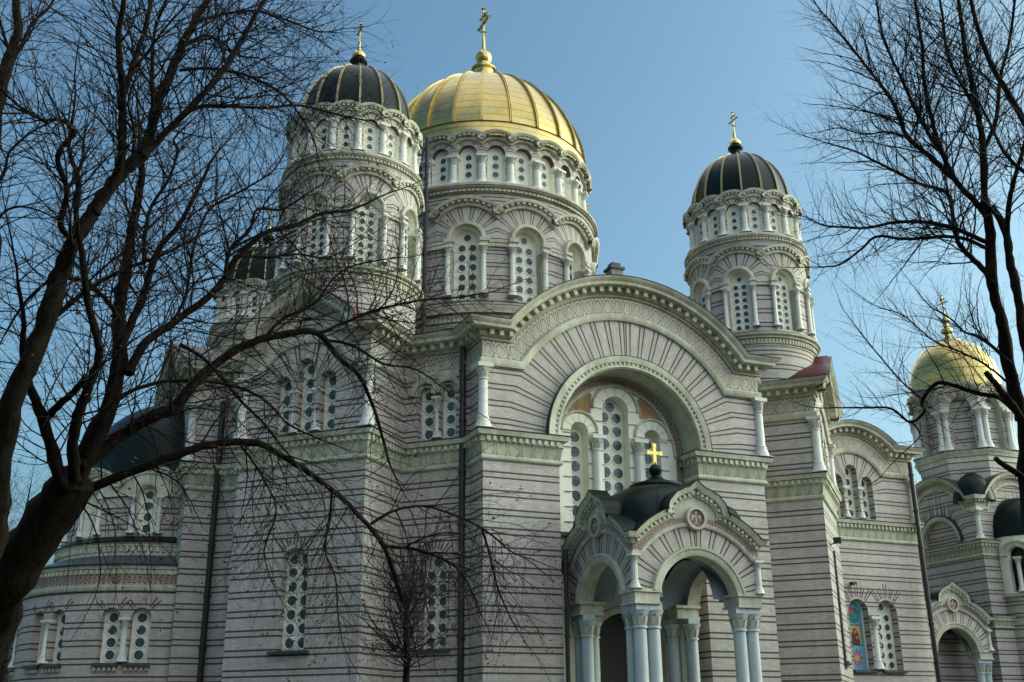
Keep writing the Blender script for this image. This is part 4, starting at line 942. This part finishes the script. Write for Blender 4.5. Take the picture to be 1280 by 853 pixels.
# octagon and belfry
def octa(r,a0=PI/8): return [(BC[0]+r/math.cos(PI/8)*math.cos(a0+2*PI*k/8),BC[1]+r/math.cos(PI/8)*math.sin(a0+2*PI*k/8)) for k in range(8)]
def octwall(r,z0,z1,m):
    q=octa(r)
    for k in range(8):
        a,b=q[k],q[(k+1)%8]; L=math.hypot(b[0]-a[0],b[1]-a[1]); T=((b[0]-a[0])/L,(b[1]-a[1])/L); wall(mb,flat(mid(a,b,.5),T,(T[1],-T[0])),-L/2,L/2,z0,z1,m)
octwall(3.0,13.5,18.3,BRK)
mo=MB(); plansweep(mo,octa(3.0),[(0,18.1),(.06,18.1),(.06,18.4),(.16,18.45),(.2,18.6),(.28,18.7),(.3,18.8)],TRIM,closed=True); plansweep(mo,octa(3.0),[(.3,18.8),(.31,18.85),(-.6,18.9)],FLASH,closed=True)
octwall(2.42,18.8,24,BRK); BRK_BU=mat_brick('belfry_gallery_brick',1.3,21.9)
q=octa(2.9)
tw=mb.build('bell_tower',cath); tw['label']='slender bell tower with a small gold dome behind the right-hand tree'
mb=MB()
cbt=cmesh('gallery_column',2.75,.2)
for k in range(8):
    a,b=q[k],q[(k+1)%8]; L=math.hypot(b[0]-a[0],b[1]-a[1]); T=((b[0]-a[0])/L,(b[1]-a[1])/L); M=flat(mid(a,b,.5),T,(T[1],-T[0])); h=L/2
    o=dict(u=0,w=.66,zs=18.9,zp=21.9); Rh=(h*h+.6**2)/1.2; zc=23.15-Rh; t=math.degrees(math.asin(h/Rh))
    wall(mb,M,-h,h,18.85,0,BRK_BU,[o],0,21.9,zt=lambda u:zc+math.sqrt(Rh*Rh-u*u)+.03,extra=[h*j/10 for j in range(-9,10)]); reveal(mb,M,o,0,-.5,TRIM)
    mh=MB(); hood(mh,M,arcpts(0,zc,Rh,90+t,90-t,14),.42,.35,.22); mh.build('arched_crown',tw)
    for s in (-1,1):
        u0,u1=sorted((s*.66,s*h)); box(mb,M,u0,u1,-.02,.2,21.55,21.9,TRIM)
        x,y,_=M(s*(h-.17),.12,0); link('gallery_column',cbt,tw,(x,y,18.9),M.ang+PI/2)
mb.build('belfry_arcade',tw); 
mb=MB(); n=24; pr=domeprof(3.0,23.0,24.2,27.45,14)
lathe(mb,*BC,[(max(r,.02),z) for r,z in pr],GOLDP,32); mb.build('dome',tw,ang=50)
mb=MB(); lathe(mb,*BC,[(.95,27.2),(.9,27.4),(.5,27.55),(.25,27.8),(.22,27.95),(.4,28.15),(.4,28.35),(.16,28.55),(.16,28.8),(.34,28.98),(.3,29.15),(.1,29.3),(.06,29.8)],GOLD,16); mb.build('finial',tw)
link('cross',crossmesh('cross',1.7),tw,(*BC,29.2))
low=MB(); low_cornice(low,[(BC[0]-bh,3.3),(BC[0]-bh,-bh),(BC[0]+bh,-bh),(BC[0]+bh,3.3)],z0=11.75); 
low_cornice(low,[(BC[0]-bh-.3,3.6),(BC[0]-bh-.3,-bh-.3),(BC[0]+bh,-bh-.3)],z0=7.35,z1=8.1,ov=.28); low.build('cornice',tw)
mt.build('arched_cornice',tw); mo.build('cornice',tw)
mb=MB(); Mw=flat((BC[0],-bh-.3),(1,0),(0,-1)); wall(mb,Mw,-3.6,3.3,0,7.4,BRK); wall(mb,flat((BC[0]-bh-.3,0),(0,-1),(-1,0)),-3.6,3.6,0,7.4,BRK); mb.build('base_wall',tw)
for s in (-1,1):
    mb=MB(); lathe(mb,BC[0]+s*2.45,-2.45,[(1.3,15.3),(1.25,15.8),(1.05,16.4),(.7,16.9),(.3,17.2),(.02,17.3)],DARK,18); mb.build('corner_cap',tw)
x,y,_=fr[0](bh,0,0); link('corner_column',cmesh('corner_column',1.9,.17),tw,(x,y,12.8))
# half round bay with dark dome on the tower's front
mb=MB(); NB=(BC[0],-bh-.1); rb2=2.05
M=cyl(NB,-PI/2,rb2); wall(mb,M,-rb2*1.7,rb2*1.7,0,9.3,BRK)
ops=[dict(u=u,w=.55,zs=9.5,zp=11.7) for u in (-2.1,-.7,.7,2.1)]
wall(mb,M,-rb2*1.6,rb2*1.6,9.3,13.0,PLATE,ops)
for o in ops: reveal(mb,M,o,0,-.4,PLATE); sweep(mb,M,arcpts(o['u'],11.7,.55,180,0,12),[(0,0),(0,.1),(.25,.12),(.28,.2),(.38,.2),(.4,0)],TRIM)
lathe(mb,*NB,[(1.5,9.3),(1.5,13)],DOORM,20); lathe(mb,*NB,[(2.1,9.2),(2.2,9.25),(2.2,9.45),(1.5,9.5)],TRIM,30)
lathe(mb,*NB,[(2.05,12.9),(2.2,13.0),(2.15,13.6),(1.95,14.3),(1.5,14.95),(.9,15.4),(.02,15.6)],DARK,28)
by=mb.build('round_bay',tw); cb=cmesh('colonnette',2.1,.14)
for u in (-2.1-.0,-1.4-.1,-1.4+.1,0-.1,.1,1.5,1.3):
    an=-PI/2+u/rb2; link('colonnette',cb,by,(NB[0]+(rb2+.06)*math.cos(an),NB[1]+(rb2+.06)*math.sin(an),9.5),an+PI/2)
# link between west arm and bell tower
mb=MB(); wall(mb,flat((28.3,-1.9),(1,0),(0,-1)),-3.9,3.9,0,8.0,BRK); mb.poly([(24.4,-2.1,8.0),(32.3,-2.1,8.0),(32.3,2.1,9.4),(24.4,2.1,9.4)],DARK); mb.build('link_wall',tw)
# ------------------------------------------------------------------ ladder mast on the drum, chimney
DP=lambda a,r:(r*math.cos(R_(a)),r*math.sin(R_(a)))
a1=POLE_A=-137.5
x,y=DP(a1,7.0); pipe('drainpipe',[(x,y,17.0),(x,y,32.2)],.10,drum,mat_plain('rust_brown_pipe',(.05,.03,.03),.6))
mb=MB(); LAD=mat_plain('dark_iron',(.02,.02,.022),.6)
x2,y2=DP(-142.0,7.05)
def bar(mb,a,b,r,m):
    A,B=Vector(a),Vector(b); d=(B-A).normalized(); h=Vector((0,0,1)) if abs(d.z)<.9 else Vector((1,0,0)); X=d.cross(h).normalized(); Y=d.cross(X)
    mb.grid([[P+(X*math.cos(PI/2*k)+Y*math.sin(PI/2*k))*r for k in range(4)] for P in (A,B)],m,None,True)
bar(mb,(x2,y2,17),(x2,y2,32.3),.04,LAD); xb,yb=DP(-138.2,7.05); bar(mb,(xb,yb,17),(xb,yb,32.3),.03,LAD)
z=17.2; k=0
while z<32:
    bar(mb,(x2,y2,z),(xb,yb,z),.025,LAD)
    if k%2==0: bar(mb,(x2,y2,z),(xb,yb,z+.9),.025,LAD)
    z+=.45; k+=1
mb.build('roof_ladder',drum)
mb=MB(); Mf=flat(dg(DB,0),TRv,NRv); box(mb,Mf,-1.55,-1.2,.15,.5,9.75,10.0,LAD); bar(mb,Mf(-1.38,0,9.7),Mf(-1.38,.3,9.8),.03,LAD); fl=mb.build('floodlight',cath)
mb=MB(); Mf=flat((NC,NY),(1,0),(0,-1)); box(mb,Mf,-1.1,-.85,.1,.4,9.1,9.25,LAD); bar(mb,Mf(-.97,0,9.05),Mf(-.97,.25,9.12),.025,LAD); mb.build('floodlight',cath)
mb=MB(); M=flat((1.45,-13),(1,0),(0,-1)); GR_=mat_plain('grey_render',(.25,.25,.25),.9); box(mb,M,-.3,.3,-.3,.3,18.5,22.05,GR_); box(mb,M,-.38,.38,-.38,.38,22.05,22.17,FLASH); box(mb,M,-.22,.22,-.22,.22,22.17,22.4,FLASH); mb.poly([M(-.22,-.22,22.4),M(.22,-.22,22.4),M(.22,.22,22.4),M(-.22,.22,22.4)],FLASH); mb.build('chimney',cath)
# brown shutter board in one gallery opening
an=R_(-135)-.02; mb=MB(); M=flat((5.53*math.cos(an),5.53*math.sin(an)),(-math.sin(an),math.cos(an)),(math.cos(an),math.sin(an))); box(mb,M,-.2,.48,0,.06,29.55,31.0,mat_plain('brown_board',(.09,.035,.03),.8)); mb.build('shutter',drum)
# ------------------------------------------------------------------ bare trees
FPX=1353.42
def P3(u,v,d): return Vector(CAM)+(AF+AR*((u-640)/FPX)-AU*((v-426.5)/FPX))*d
BARK=mat_bark('dark_wet_bark',(.005,.004,.0035),(.034,.025,.018)); TWIG=mat_plain('twig_bark',(.014,.007,.006),.9,0,.2); TWIG2=mat_plain('grey_twig_bark',(.009,.009,.009),.9,0,.2)
LEAF=mat_plain('dry_brown_leaf',(.16,.06,.03),.9,0,.2)
class Tree:
    def __init__(s,seed,twig=TWIG): s.r=random.Random(seed); s.a=MB(); s.b=MB(); s.l=MB(); s.tw=twig; s.n=0; s.leafp=0; s.dk=2.4
    def tube(s,pts,rad,mb,m):
        r0=max(rad); n=9 if r0>.08 else 6 if r0>.03 else 4 if r0>.010 else 3
        rows=[];prev=None
        for i,p in enumerate(pts):
            d=(pts[min(i+1,len(pts)-1)]-pts[max(i-1,0)]);
            if d.length<1e-6: d=Vector((0,0,1))
            d.normalize()
            x=(prev-d*prev.dot(d)) if prev is not None else d.orthogonal()
            if x.length<1e-4: x=d.orthogonal()
            x.normalize(); prev=x; y=d.cross(x)
            rr=rad[i]*(1+(s.r.uniform(-.12,.12) if rad[i]>.05 else 0))
            rows.append([p+(x*math.cos(2*PI*k/n)+y*math.sin(2*PI*k/n))*rr*(1+(.12*math.sin(3*2*PI*k/n+i*.4) if rad[i]>.05 else 0)) for k in range(n)])
        mb.grid(rows,m,None,True); mb.poly(rows[-1],m)
    def rv(s): 
        v=Vector((s.r.gauss(0,1),s.r.gauss(0,1),s.r.gauss(0,1))); return v.normalized()
    def limb(s,px,sub=5,spawn=True,start=.12,dens=1.,droop=0.,bend=.5,wob=.02,lmax=1.7,up=.25,ret=False):
        """px: (u,v,depth,width in photo pixels) or 3-D (Vector, radius)"""
        K=[(P3(p[0],p[1],p[2]),p[3]/2/FPX*p[2]) if len(p)==4 else (p[0],p[1]) for p in px]
        pts=[];rad=[]
        for i in range(len(K)-1):
            p0=K[max(i-1,0)][0];p1,r1=K[i];p2,r2=K[i+1];p3=K[min(i+2,len(K)-1)][0]
            for j in range(sub):
                t=j/sub; q=.5*((2*p1)+(p2-p0)*t+(2*p0-5*p1+4*p2-p3)*t*t+(3*p1-p0-3*p2+p3)*t**3)
                pts.append(q+s.rv()*wob*min(1,r1*8)); rad.append(r1+(r2-r1)*t)
        pts.append(K[-1][0]); rad.append(K[-1][1])
        s.tube(pts,rad,s.a,BARK)
        if spawn:
            L=sum((b-a).length for a,b in zip(pts,pts[1:])); acc=0; nxt=L*start; side=s.r.random()*6
            for i in range(1,len(pts)):
                seg=pts[i]-pts[i-1]; l=seg.length
                while acc+l>nxt:
                    f=(nxt-acc)/l; p=pts[i-1]+seg*f; r=rad[i-1]+(rad[i]-rad[i-1])*f
                    d=seg.normalized(); o=d.orthogonal(); side+=2.4+s.r.uniform(-.6,.6); q=d.cross(o); a=o*math.cos(side)+q*math.sin(side)
                    dr=(d*s.r.uniform(.35,.8)+a*s.r.uniform(.6,1)+Vector((0,0,up-droop))).normalized()
                    fr=nxt/L; LL=lmax*s.r.uniform(.35,1)*(1-.55*fr)
                    rr=min(r*.5,.0032+.0068*LL*s.r.uniform(.6,1.1))
                    s.grow(p,dr,rr,LL,0,droop)
                    nxt+=s.r.uniform(.09,.2)/dens/s.dk
                acc+=l
            s.grow(pts[-1],(pts[-1]-pts[-2]).normalized(),rad[-1],lmax*.5,0,droop)
        return pts,rad
    def grow(s,p,d,r,L,lv,droop):
        n=max(3,int(L/.11)) if lv<2 else 3
        pts=[p];rad=[r];st=L/n; kids=[]
        d=d.copy(); drift=s.rv()*.12
        for i in range(n):
            d=(d+s.rv()*(.17 if lv<2 else .22)+drift*.4+Vector((0,0,(.05 if lv==0 else .02)-droop*(.10+.22*i/n)))).normalized()
            p=p+d*st; pts.append(p); rad.append(max(.0009,r*(1-.74*(i+1)/n)))
            if lv<3: kids.append((p,d.copy(),rad[-1],i/n))
        s.tube(pts,rad,s.b if r<.03 else s.a,s.tw if r<.03 else BARK); s.n+=1
        if s.leafp and lv>=1 and s.r.random()<s.leafp: s.leaf(p,droop)
        if lv>=3: return
        sg=1 if s.r.random()<.5 else -1
        for q,dd,rr,f in kids:
            if f<.08 and lv>0: continue
            if s.r.random()<(.85,.72,.5)[lv]:
                o=dd.orthogonal(); a=s.r.uniform(-.7,.7)+(0 if sg>0 else PI); sg=-sg; v=o*math.cos(a)+dd.cross(o)*math.sin(a)
                LL=L*s.r.uniform(.28,.58)*(1-.45*f)
                if LL>.05: s.grow(q,(dd*s.r.uniform(.6,1)+v*s.r.uniform(.45,.85)).normalized(),max(.0009,rr*.6),LL,lv+1,droop)
    def leaf(s,p,droop):
        for _ in range(s.r.randint(1,2)):
            c=p+s.rv()*.03; x=s.rv()*s.r.uniform(.012,.026); y=s.rv()*s.r.uniform(.008,.016); s.l.poly([c-x,c-y,c+x,c+y],LEAF)
    def done(s,name,loc,label,cat='tree',group=None):
        o=bpy.data.objects.new(name,None); sc.collection.objects.link(o); o.location=loc; tag(o,label,cat,group)
        for mb,nm in ((s.a,'trunk'),(s.b,'crown'),(s.l,'dry_foliage')):
            if mb.f:
                mb.v=[(v[0]-loc[0],v[1]-loc[1],v[2]-loc[2]) for v in mb.v]
                me=bpy.data.meshes.new(nm); me.from_pydata(mb.v,[],mb.f); me.materials.append(mb.mats[0])
                if len(mb.mats)>1: [me.materials.append(m) for m in mb.mats[1:]]; me.polygons.foreach_set('material_index',mb.mi)
                me.polygons.foreach_set('use_smooth',[nm!='dry_foliage']*len(mb.f)); link(nm,me,o)
        return o
def W(px,d0,d1,w0,w1):     # pixel polyline -> (u,v,depth,width)
    n=len(px)-1; return [(u,v,d0+(d1-d0)*i/n,(w0+(w1-w0)*i/n)*WS) for i,(u,v) in enumerate(px)]
def down(px):              # foot of a trunk that leaves the frame
    p=P3(*px[:3]); return p
WS=.76
# --- the big tree at the left
t=Tree(11); t.leafp=.10; t.dk=3.0
top=P3(66,660,10.4); foot=Vector((top.x-1.75,top.y-.3,0))
t.limb([(foot,.42),(foot+Vector((.12,.03,.9)),.34)]+[(P3(-42,815,10.4),.29),(P3(5,730,10.4),.27),(P3(52,662,10.4),.245),(P3(92,598,10.4),.2)],spawn=False)
t.limb(W([(92,615),(112,560),(140,495),(150,438),(149,385),(158,333),(166,280),(177,225),(176,190)],10.4,11.2,34,9),dens=.8)
t.limb(W([(150,438),(166,400),(180,366),(197,315),(224,281),(246,240),(262,205)],10.6,12.,16,5))
t.limb(W([(95,600),(92,560),(97,520),(112,480),(122,455),(123,430),(110,378),(102,315),(95,270),(98,225),(86,190),(90,150)],10.2,9.4,20,5),dens=.8)
t.limb(W([(85,610),(72,585),(56,530),(46,505),(36,477),(28,440),(30,400),(22,350)],10.2,9.6,26,6),dens=.6)
t.limb(W([(56,525),(75,505),(95,487),(108,470)],10.1,9.9,14,10),spawn=False)
t.limb(W([(160,468),(183,428),(218,403),(260,371),(281,347),(299,319),(334,290),(368,282),(400,268),(440,262),(475,246)],10.6,12.6,17,3),dens=1.1,droop=.12)
t.limb(W([(281,347),(288,312),(312,288),(322,262),(352,262),(385,242)],11.3,12.4,9,3),dens=1.1,droop=.1)
t.limb(W([(299,319),(330,322),(372,318),(410,322),(450,300)],11.4,12.6,6,2),dens=1.1,droop=.15)
t.limb(W([(100,585),(130,561),(169,533),(218,508),(246,477),(274,452),(316,428),(362,417),(397,417),(422,446),(450,472),(470,519),(486,577)],10.4,12.8,24,4),dens=.9,droop=.3)
t.limb(W([(397,418),(430,404),(467,389),(523,376),(570,372),(610,366)],12.2,13.2,8,2.5),dens=1.1,droop=.15)
t.limb(W([(330,424),(352,400),(392,380),(420,345),(450,330),(500,322)],11.8,12.8,7,2),dens=1.1)
t.limb(W([(405,425),(440,432),(480,455),(520,462),(560,490)],12.2,13.,6,2),dens=1.1,droop=.25)
t.leafp=.3; LEAFN=2
t.limb(W([(8,690),(53,640),(105,613),(169,588),(225,567),(264,556),(316,553),(346,566),(387,592),(422,618),(454,650),(479,683),(493,720),(507,762)],10.2,12.4,19,5),dens=.7,droop=.75)
t.limb(W([(479,683),(524,688),(566,706),(585,730),(600,765)],12.,12.6,8,2),dens=1.,droop=.75)
t.limb(W([(464,655),(489,640),(520,633),(549,637),(602,660),(640,690),(668,700)],12.,13.,7,2),dens=1.,droop=.6)
t.limb(W([(602,660),(614,700),(622,735),(638,772),(648,790)],12.8,13.,5,2),dens=.9,droop=.7)
t.limb(W([(415,612),(413,641),(406,687),(419,722),(422,764),(427,800)],11.6,11.9,5,2),dens=1.,droop=.7)
t.limb(W([(300,555),(330,600),(345,640),(330,690),(345,740)],11.1,11.4,5,1.8),dens=1.,droop=.7)
t.leafp=.1
t.limb(W([(225,430),(262,455),(300,500),(330,530),(350,556)],10.9,11.3,7,4),dens=.8,droop=.2)
t.limb(W([(140,500),(190,480),(240,476),(290,482),(330,500),(360,530),(390,545)],10.3,11.2,8,3),dens=.9,droop=.3)
t.limb(W([(216,404),(232,370),(238,330),(245,300),(262,262),(300,240),(340,215),(356,190)],10.9,11.8,8,2.5),dens=1.1)
t.limb(W([(150,400),(130,372),(100,350),(62,352),(30,380),(5,420)],10.3,9.6,9,3),dens=1.)
t.done('bare_tree',(foot.x,foot.y,0),'large bare tree at left whose long branches sweep across the front of the cathedral')
nA=t.n
# --- its left neighbour, with the tall forked limbs
t=Tree(23); t.leafp=.08; t.dk=3.0
top=P3(-6,590,9.4); foot=Vector((top.x-.5,top.y-.2,0))
t.limb([(foot,.34),(foot+Vector((.05,.02,1.)),.27),(P3(-30,700,9.4),.18),(P3(-6,590,9.4),.14)]+[(P3(u,v,d),w_/2/FPX*d) for u,v,d,w_ in W([(21,491),(46,428),(74,350),(95,299),(116,267)],9.4,9.8,33,24)],spawn=False)
t.limb(W([(116,267),(141,229),(165,205),(183,185),(197,130),(211,97),(225,63),(243,28),(262,-5),(280,-40)],9.8,10.8,24,9),dens=.9)
t.limb(W([(141,229),(151,205),(153,160),(153,116),(150,80),(148,46),(155,0),(160,-40)],9.9,9.6,17,7),dens=.9)
t.limb(W([(155,118),(165,85),(176,53),(184,25),(190,-5),(196,-40)],9.8,10.2,11,6),dens=.9)
t.limb(W([(176,195),(190,184),(225,148),(252,120),(274,95),(288,75),(299,56),(314,28),(330,0),(345,-30)],9.9,11.2,14,6),dens=1.1)
t.limb(W([(214,160),(245,135),(285,133),(330,135),(375,132),(420,143),(455,150)],10.4,11.8,7,2.5),dens=1.3,droop=.25)
t.limb(W([(225,88),(260,86),(300,92),(345,112),(372,140),(392,175),(398,205)],10.4,11.6,6,2),dens=1.3,droop=.3)
t.limb(W([(228,60),(255,45),(275,52),(300,70),(330,75),(360,98)],10.4,11.4,6,2),dens=1.3,droop=.15)
t.limb(W([(243,28),(280,18),(320,14),(360,26),(400,40),(430,36)],10.6,11.8,6,2),dens=1.4,droop=.15)
t.limb(W([(192,140),(190,95),(193,40),(208,0),(215,-30)],10.,10.6,10,5),dens=.9)
t.limb(W([(165,205),(168,165),(160,130),(170,95)],9.9,9.7,9,3),dens=.9)
t.limb(W([(74,350),(92,310),(76,280),(84,240),(72,195),(93,165),(75,150),(55,150),(30,140),(0,125)],9.6,9.,13,3),dens=1.)
t.limb(W([(60,155),(45,145),(20,130),(-10,100)],9.3,9.,7,3),dens=1.)
t.limb(W([(80,240),(100,212),(105,180),(92,160)],9.2,9.3,6,3),dens=1.)
t.limb(W([(180,330),(185,270),(210,225),(222,190),(217,175),(230,160)],10.2,10.8,9,3),dens=1.)
t.limb(W([(46,428),(66,400),(98,372),(130,350),(160,335),(200,320),(240,300)],9.6,10.4,12,4),dens=1.)
t.done('bare_tree',(foot.x,foot.y,0),'bare forked tree at the left edge with tall limbs rising out of the picture')
# --- tree standing further left
t=Tree(31)
top=P3(-25,300,11.); foot=Vector((top.x-.8,top.y,0))
t.limb([(foot,.3),(foot+Vector((.1,0,2.)),.22),(P3(-40,420,11.),.16),(P3(-18,240,11.),.12)]+[(P3(u,v,d),w_/2/FPX*d) for u,v,d,w_ in W([(0,120),(12,70),(22,40),(20,0),(18,-50)],11,11.3,20,10)],dens=.8)
t.limb(W([(6,95),(24,62),(40,30),(62,8),(80,-25)],11,11.6,8,4),dens=1.); t.limb(W([(12,70),(4,40),(-5,10)],11,11,8,4))
t.limb(W([(-20,260),(5,215),(12,190),(40,165),(70,150)],11.,11.4,8,3)); t.limb(W([(-20,300),(10,262),(45,262),(80,280)],11.,11.4,6,2),dens=1.)
t.done('bare_tree',(foot.x,foot.y,0),'thin bare tree cut off by the upper left corner of the picture')
WS=.82
# --- the tree at the right
t=Tree(47,TWIG2)
top=P3(1282,520,15.5); foot=Vector((top.x+.5,top.y-.2,0))
t.limb([(foot,.34),(foot+Vector((-.05,0,1.2)),.27),(P3(1300,680,15.5),.17),(P3(1284,545,15.5),.13)]+[(P3(u,v,d),w_/2/FPX*d) for u,v,d,w_ in W([(1274,510),(1262,461),(1252,401),(1240,355),(1239,292),(1231,250)],15.5,15.8,20,13)],spawn=False)
t.limb(W([(1231,250),(1228,183),(1223,148),(1214,100),(1205,53),(1198,0),(1192,-40)],15.8,16.4,12,5),dens=1.,lmax=2.3,up=.5)
t.limb(W([(1292,470),(1279,419),(1272,366),(1262,325),(1258,292),(1240,257)],15.2,15.7,16,11),spawn=False)
t.limb(W([(1258,292),(1262,250),(1272,210),(1285,170)],15.3,15.,10,5),dens=1.,lmax=2.)
t.limb(W([(1236,275),(1223,257),(1194,225),(1177,190),(1165,150),(1156,109),(1152,53),(1143,0),(1140,-30)],15.7,16.6,10,3.5),dens=1.1,lmax=2.3,up=.5)
t.limb(W([(1194,225),(1165,198),(1135,172),(1117,130),(1100,105),(1089,91),(1061,56),(1033,21)],15.9,17.2,9,2.5),dens=1.15,lmax=2.1,up=.4)
t.limb(W([(1135,172),(1110,165),(1080,168),(1050,160),(1025,165)],16.4,17.4,4,1.5),dens=1.1,lmax=1.5)
t.limb(W([(1240,355),(1230,338),(1209,317),(1195,296),(1186,246),(1168,235),(1150,230),(1100,205),(1070,190),(1030,178)],15.6,17.4,10,2),dens=1.1,lmax=2.2,up=.4)
t.limb(W([(1233,303),(1191,285),(1156,278),(1121,278),(1082,285),(1050,284),(1030,282),(1008,272)],15.6,17.6,8,2),dens=1.2,lmax=2.,up=.3)
t.limb(W([(1236,312),(1210,300),(1184,296),(1131,299),(1096,296),(1075,313),(1050,331),(1022,334)],15.5,17.2,7,2),dens=1.1,lmax=1.8,up=.1)
t.limb(W([(1225,150),(1205,110),(1185,70),(1178,20),(1170,-30)],16.,16.6,7,3),dens=1.1,lmax=2.1,up=.5)
t.limb(W([(1228,190),(1245,150),(1250,100),(1262,50),(1270,-10)],15.9,16.,8,4),dens=1.1,lmax=2.1,up=.4)
t.limb(W([(1177,190),(1150,150),(1125,95),(1105,50),(1095,0)],16.1,17.,6,2.5),dens=1.1,lmax=2.,up=.5)
t.limb(W([(1290,540),(1254,500),(1226,493),(1191,482),(1170,480),(1152,503),(1156,514),(1138,528),(1114,511),(1082,510),(1054,510)],15.2,16.6,9,2.5),dens=.9,lmax=1.7,up=.35)
t.limb(W([(1265,456),(1240,433),(1222,420),(1205,415),(1190,400),(1165,385)],15.4,16.2,6,2),dens=1.,lmax=1.9,up=.5)
t.limb(W([(1262,480),(1230,455),(1200,440),(1165,425),(1130,395),(1100,385)],15.4,16.4,4,1.6),dens=.9,lmax=1.8,up=.35)
t.limb(W([(1160,505),(1130,480),(1095,440),(1075,415),(1060,395)],16.,16.6,3,1.3),dens=.8,lmax=1.5,up=.4)
t.limb(W([(1140,528),(1150,545),(1130,565),(1110,585)],15.9,16.2,3,1.3),dens=.8,lmax=1.)
t.done('bare_tree',(foot.x,foot.y,0),'bare tree at the right edge, leaning left in front of the small gold dome')
t=Tree(53,TWIG2)
top=P3(1330,260,14.); foot=Vector((top.x+.8,top.y,0))
t.limb([(foot,.3),(foot+Vector((0,0,2.)),.22),(P3(1360,420,14.),.15),(P3(1330,240,14.),.1)]+[(P3(u,v,d),w_/2/FPX*d) for u,v,d,w_ in W([(1300,180),(1280,151),(1262,120),(1240,82),(1222,35),(1210,-15)],14,14.6,12,5)],lmax=1.9,up=.4)
t.limb(W([(1320,240),(1280,215),(1255,190),(1240,160),(1225,130)],14,14.6,8,3),lmax=1.7,up=.4)
t.limb(W([(1345,640),(1300,606),(1280,598),(1244,573)],13.6,13.4,16,8),spawn=False); t.limb(W([(1340,600),(1296,545),(1275,520),(1252,490),(1232,465)],14,14.2,16,9),spawn=False)
t.done('bare_tree',(foot.x,foot.y,0),'bare tree mostly beyond the right edge, its upper branch crossing the corner')
# --- young tree close to the wall
t=Tree(61); t.leafp=.06
DY=14.; base=P3(508,770,DY); foot=Vector((base.x,base.y,0))
stem=[(foot,.06),(foot+Vector((0,0,.8)),.05)]+[(P3(508,v,DY),r) for v,r in ((853,.046),(800,.04),(772,.03),(735,.016))]
t.limb(stem,spawn=False)
for k in range(95):
    v=t.r.uniform(735,838); q=P3(508,v,DY); a=t.r.uniform(0,2*PI); e=t.r.uniform(-.1,1.35)
    t.grow(q,Vector((math.cos(a)*math.cos(e),math.sin(a)*math.cos(e),math.sin(e))),.0105,t.r.uniform(.55,1.25)*(.75+.35*math.sin(e)),0,-.2)
t.done('young_tree',(foot.x,foot.y,0),'small young tree with a dense fan of twigs in front of the wall','tree')
# --- trees behind the apse
for k,(u,dd,h,lb) in enumerate(((6,66.,17,'distant bare tree in the gap between the leaning trunk and the apse'),(-18,58.,14,'distant bare tree at the lower left corner, in front of its taller neighbour'),(34,80.,20,'tallest distant bare tree, mostly hidden by the leaning trunk at left'))):
    t=Tree(80+k); q=P3(u,800,dd); foot=Vector((q.x,q.y,0))
    t.limb([(foot,.3),(foot+Vector((.1,.1,h*.3)),.22),(foot+Vector((-.1,.2,h*.6)),.13),(foot+Vector((.2,.1,h)),.03)],lmax=4.4,dens=.35,up=.3)
    for j in range(11):
        a=j*2.4; z=h*(.12+.055*j); t.limb([(foot+Vector((0,0,z)),.1),(foot+Vector((math.cos(a)*1.5,math.sin(a)*1.5,z+1.3)),.06),(foot+Vector((math.cos(a)*3.6,math.sin(a)*3.6,z+2.3)),.02)],lmax=2.8,dens=.4,up=.2)
    t.done('bare_tree',(foot.x,foot.y,0),lb)
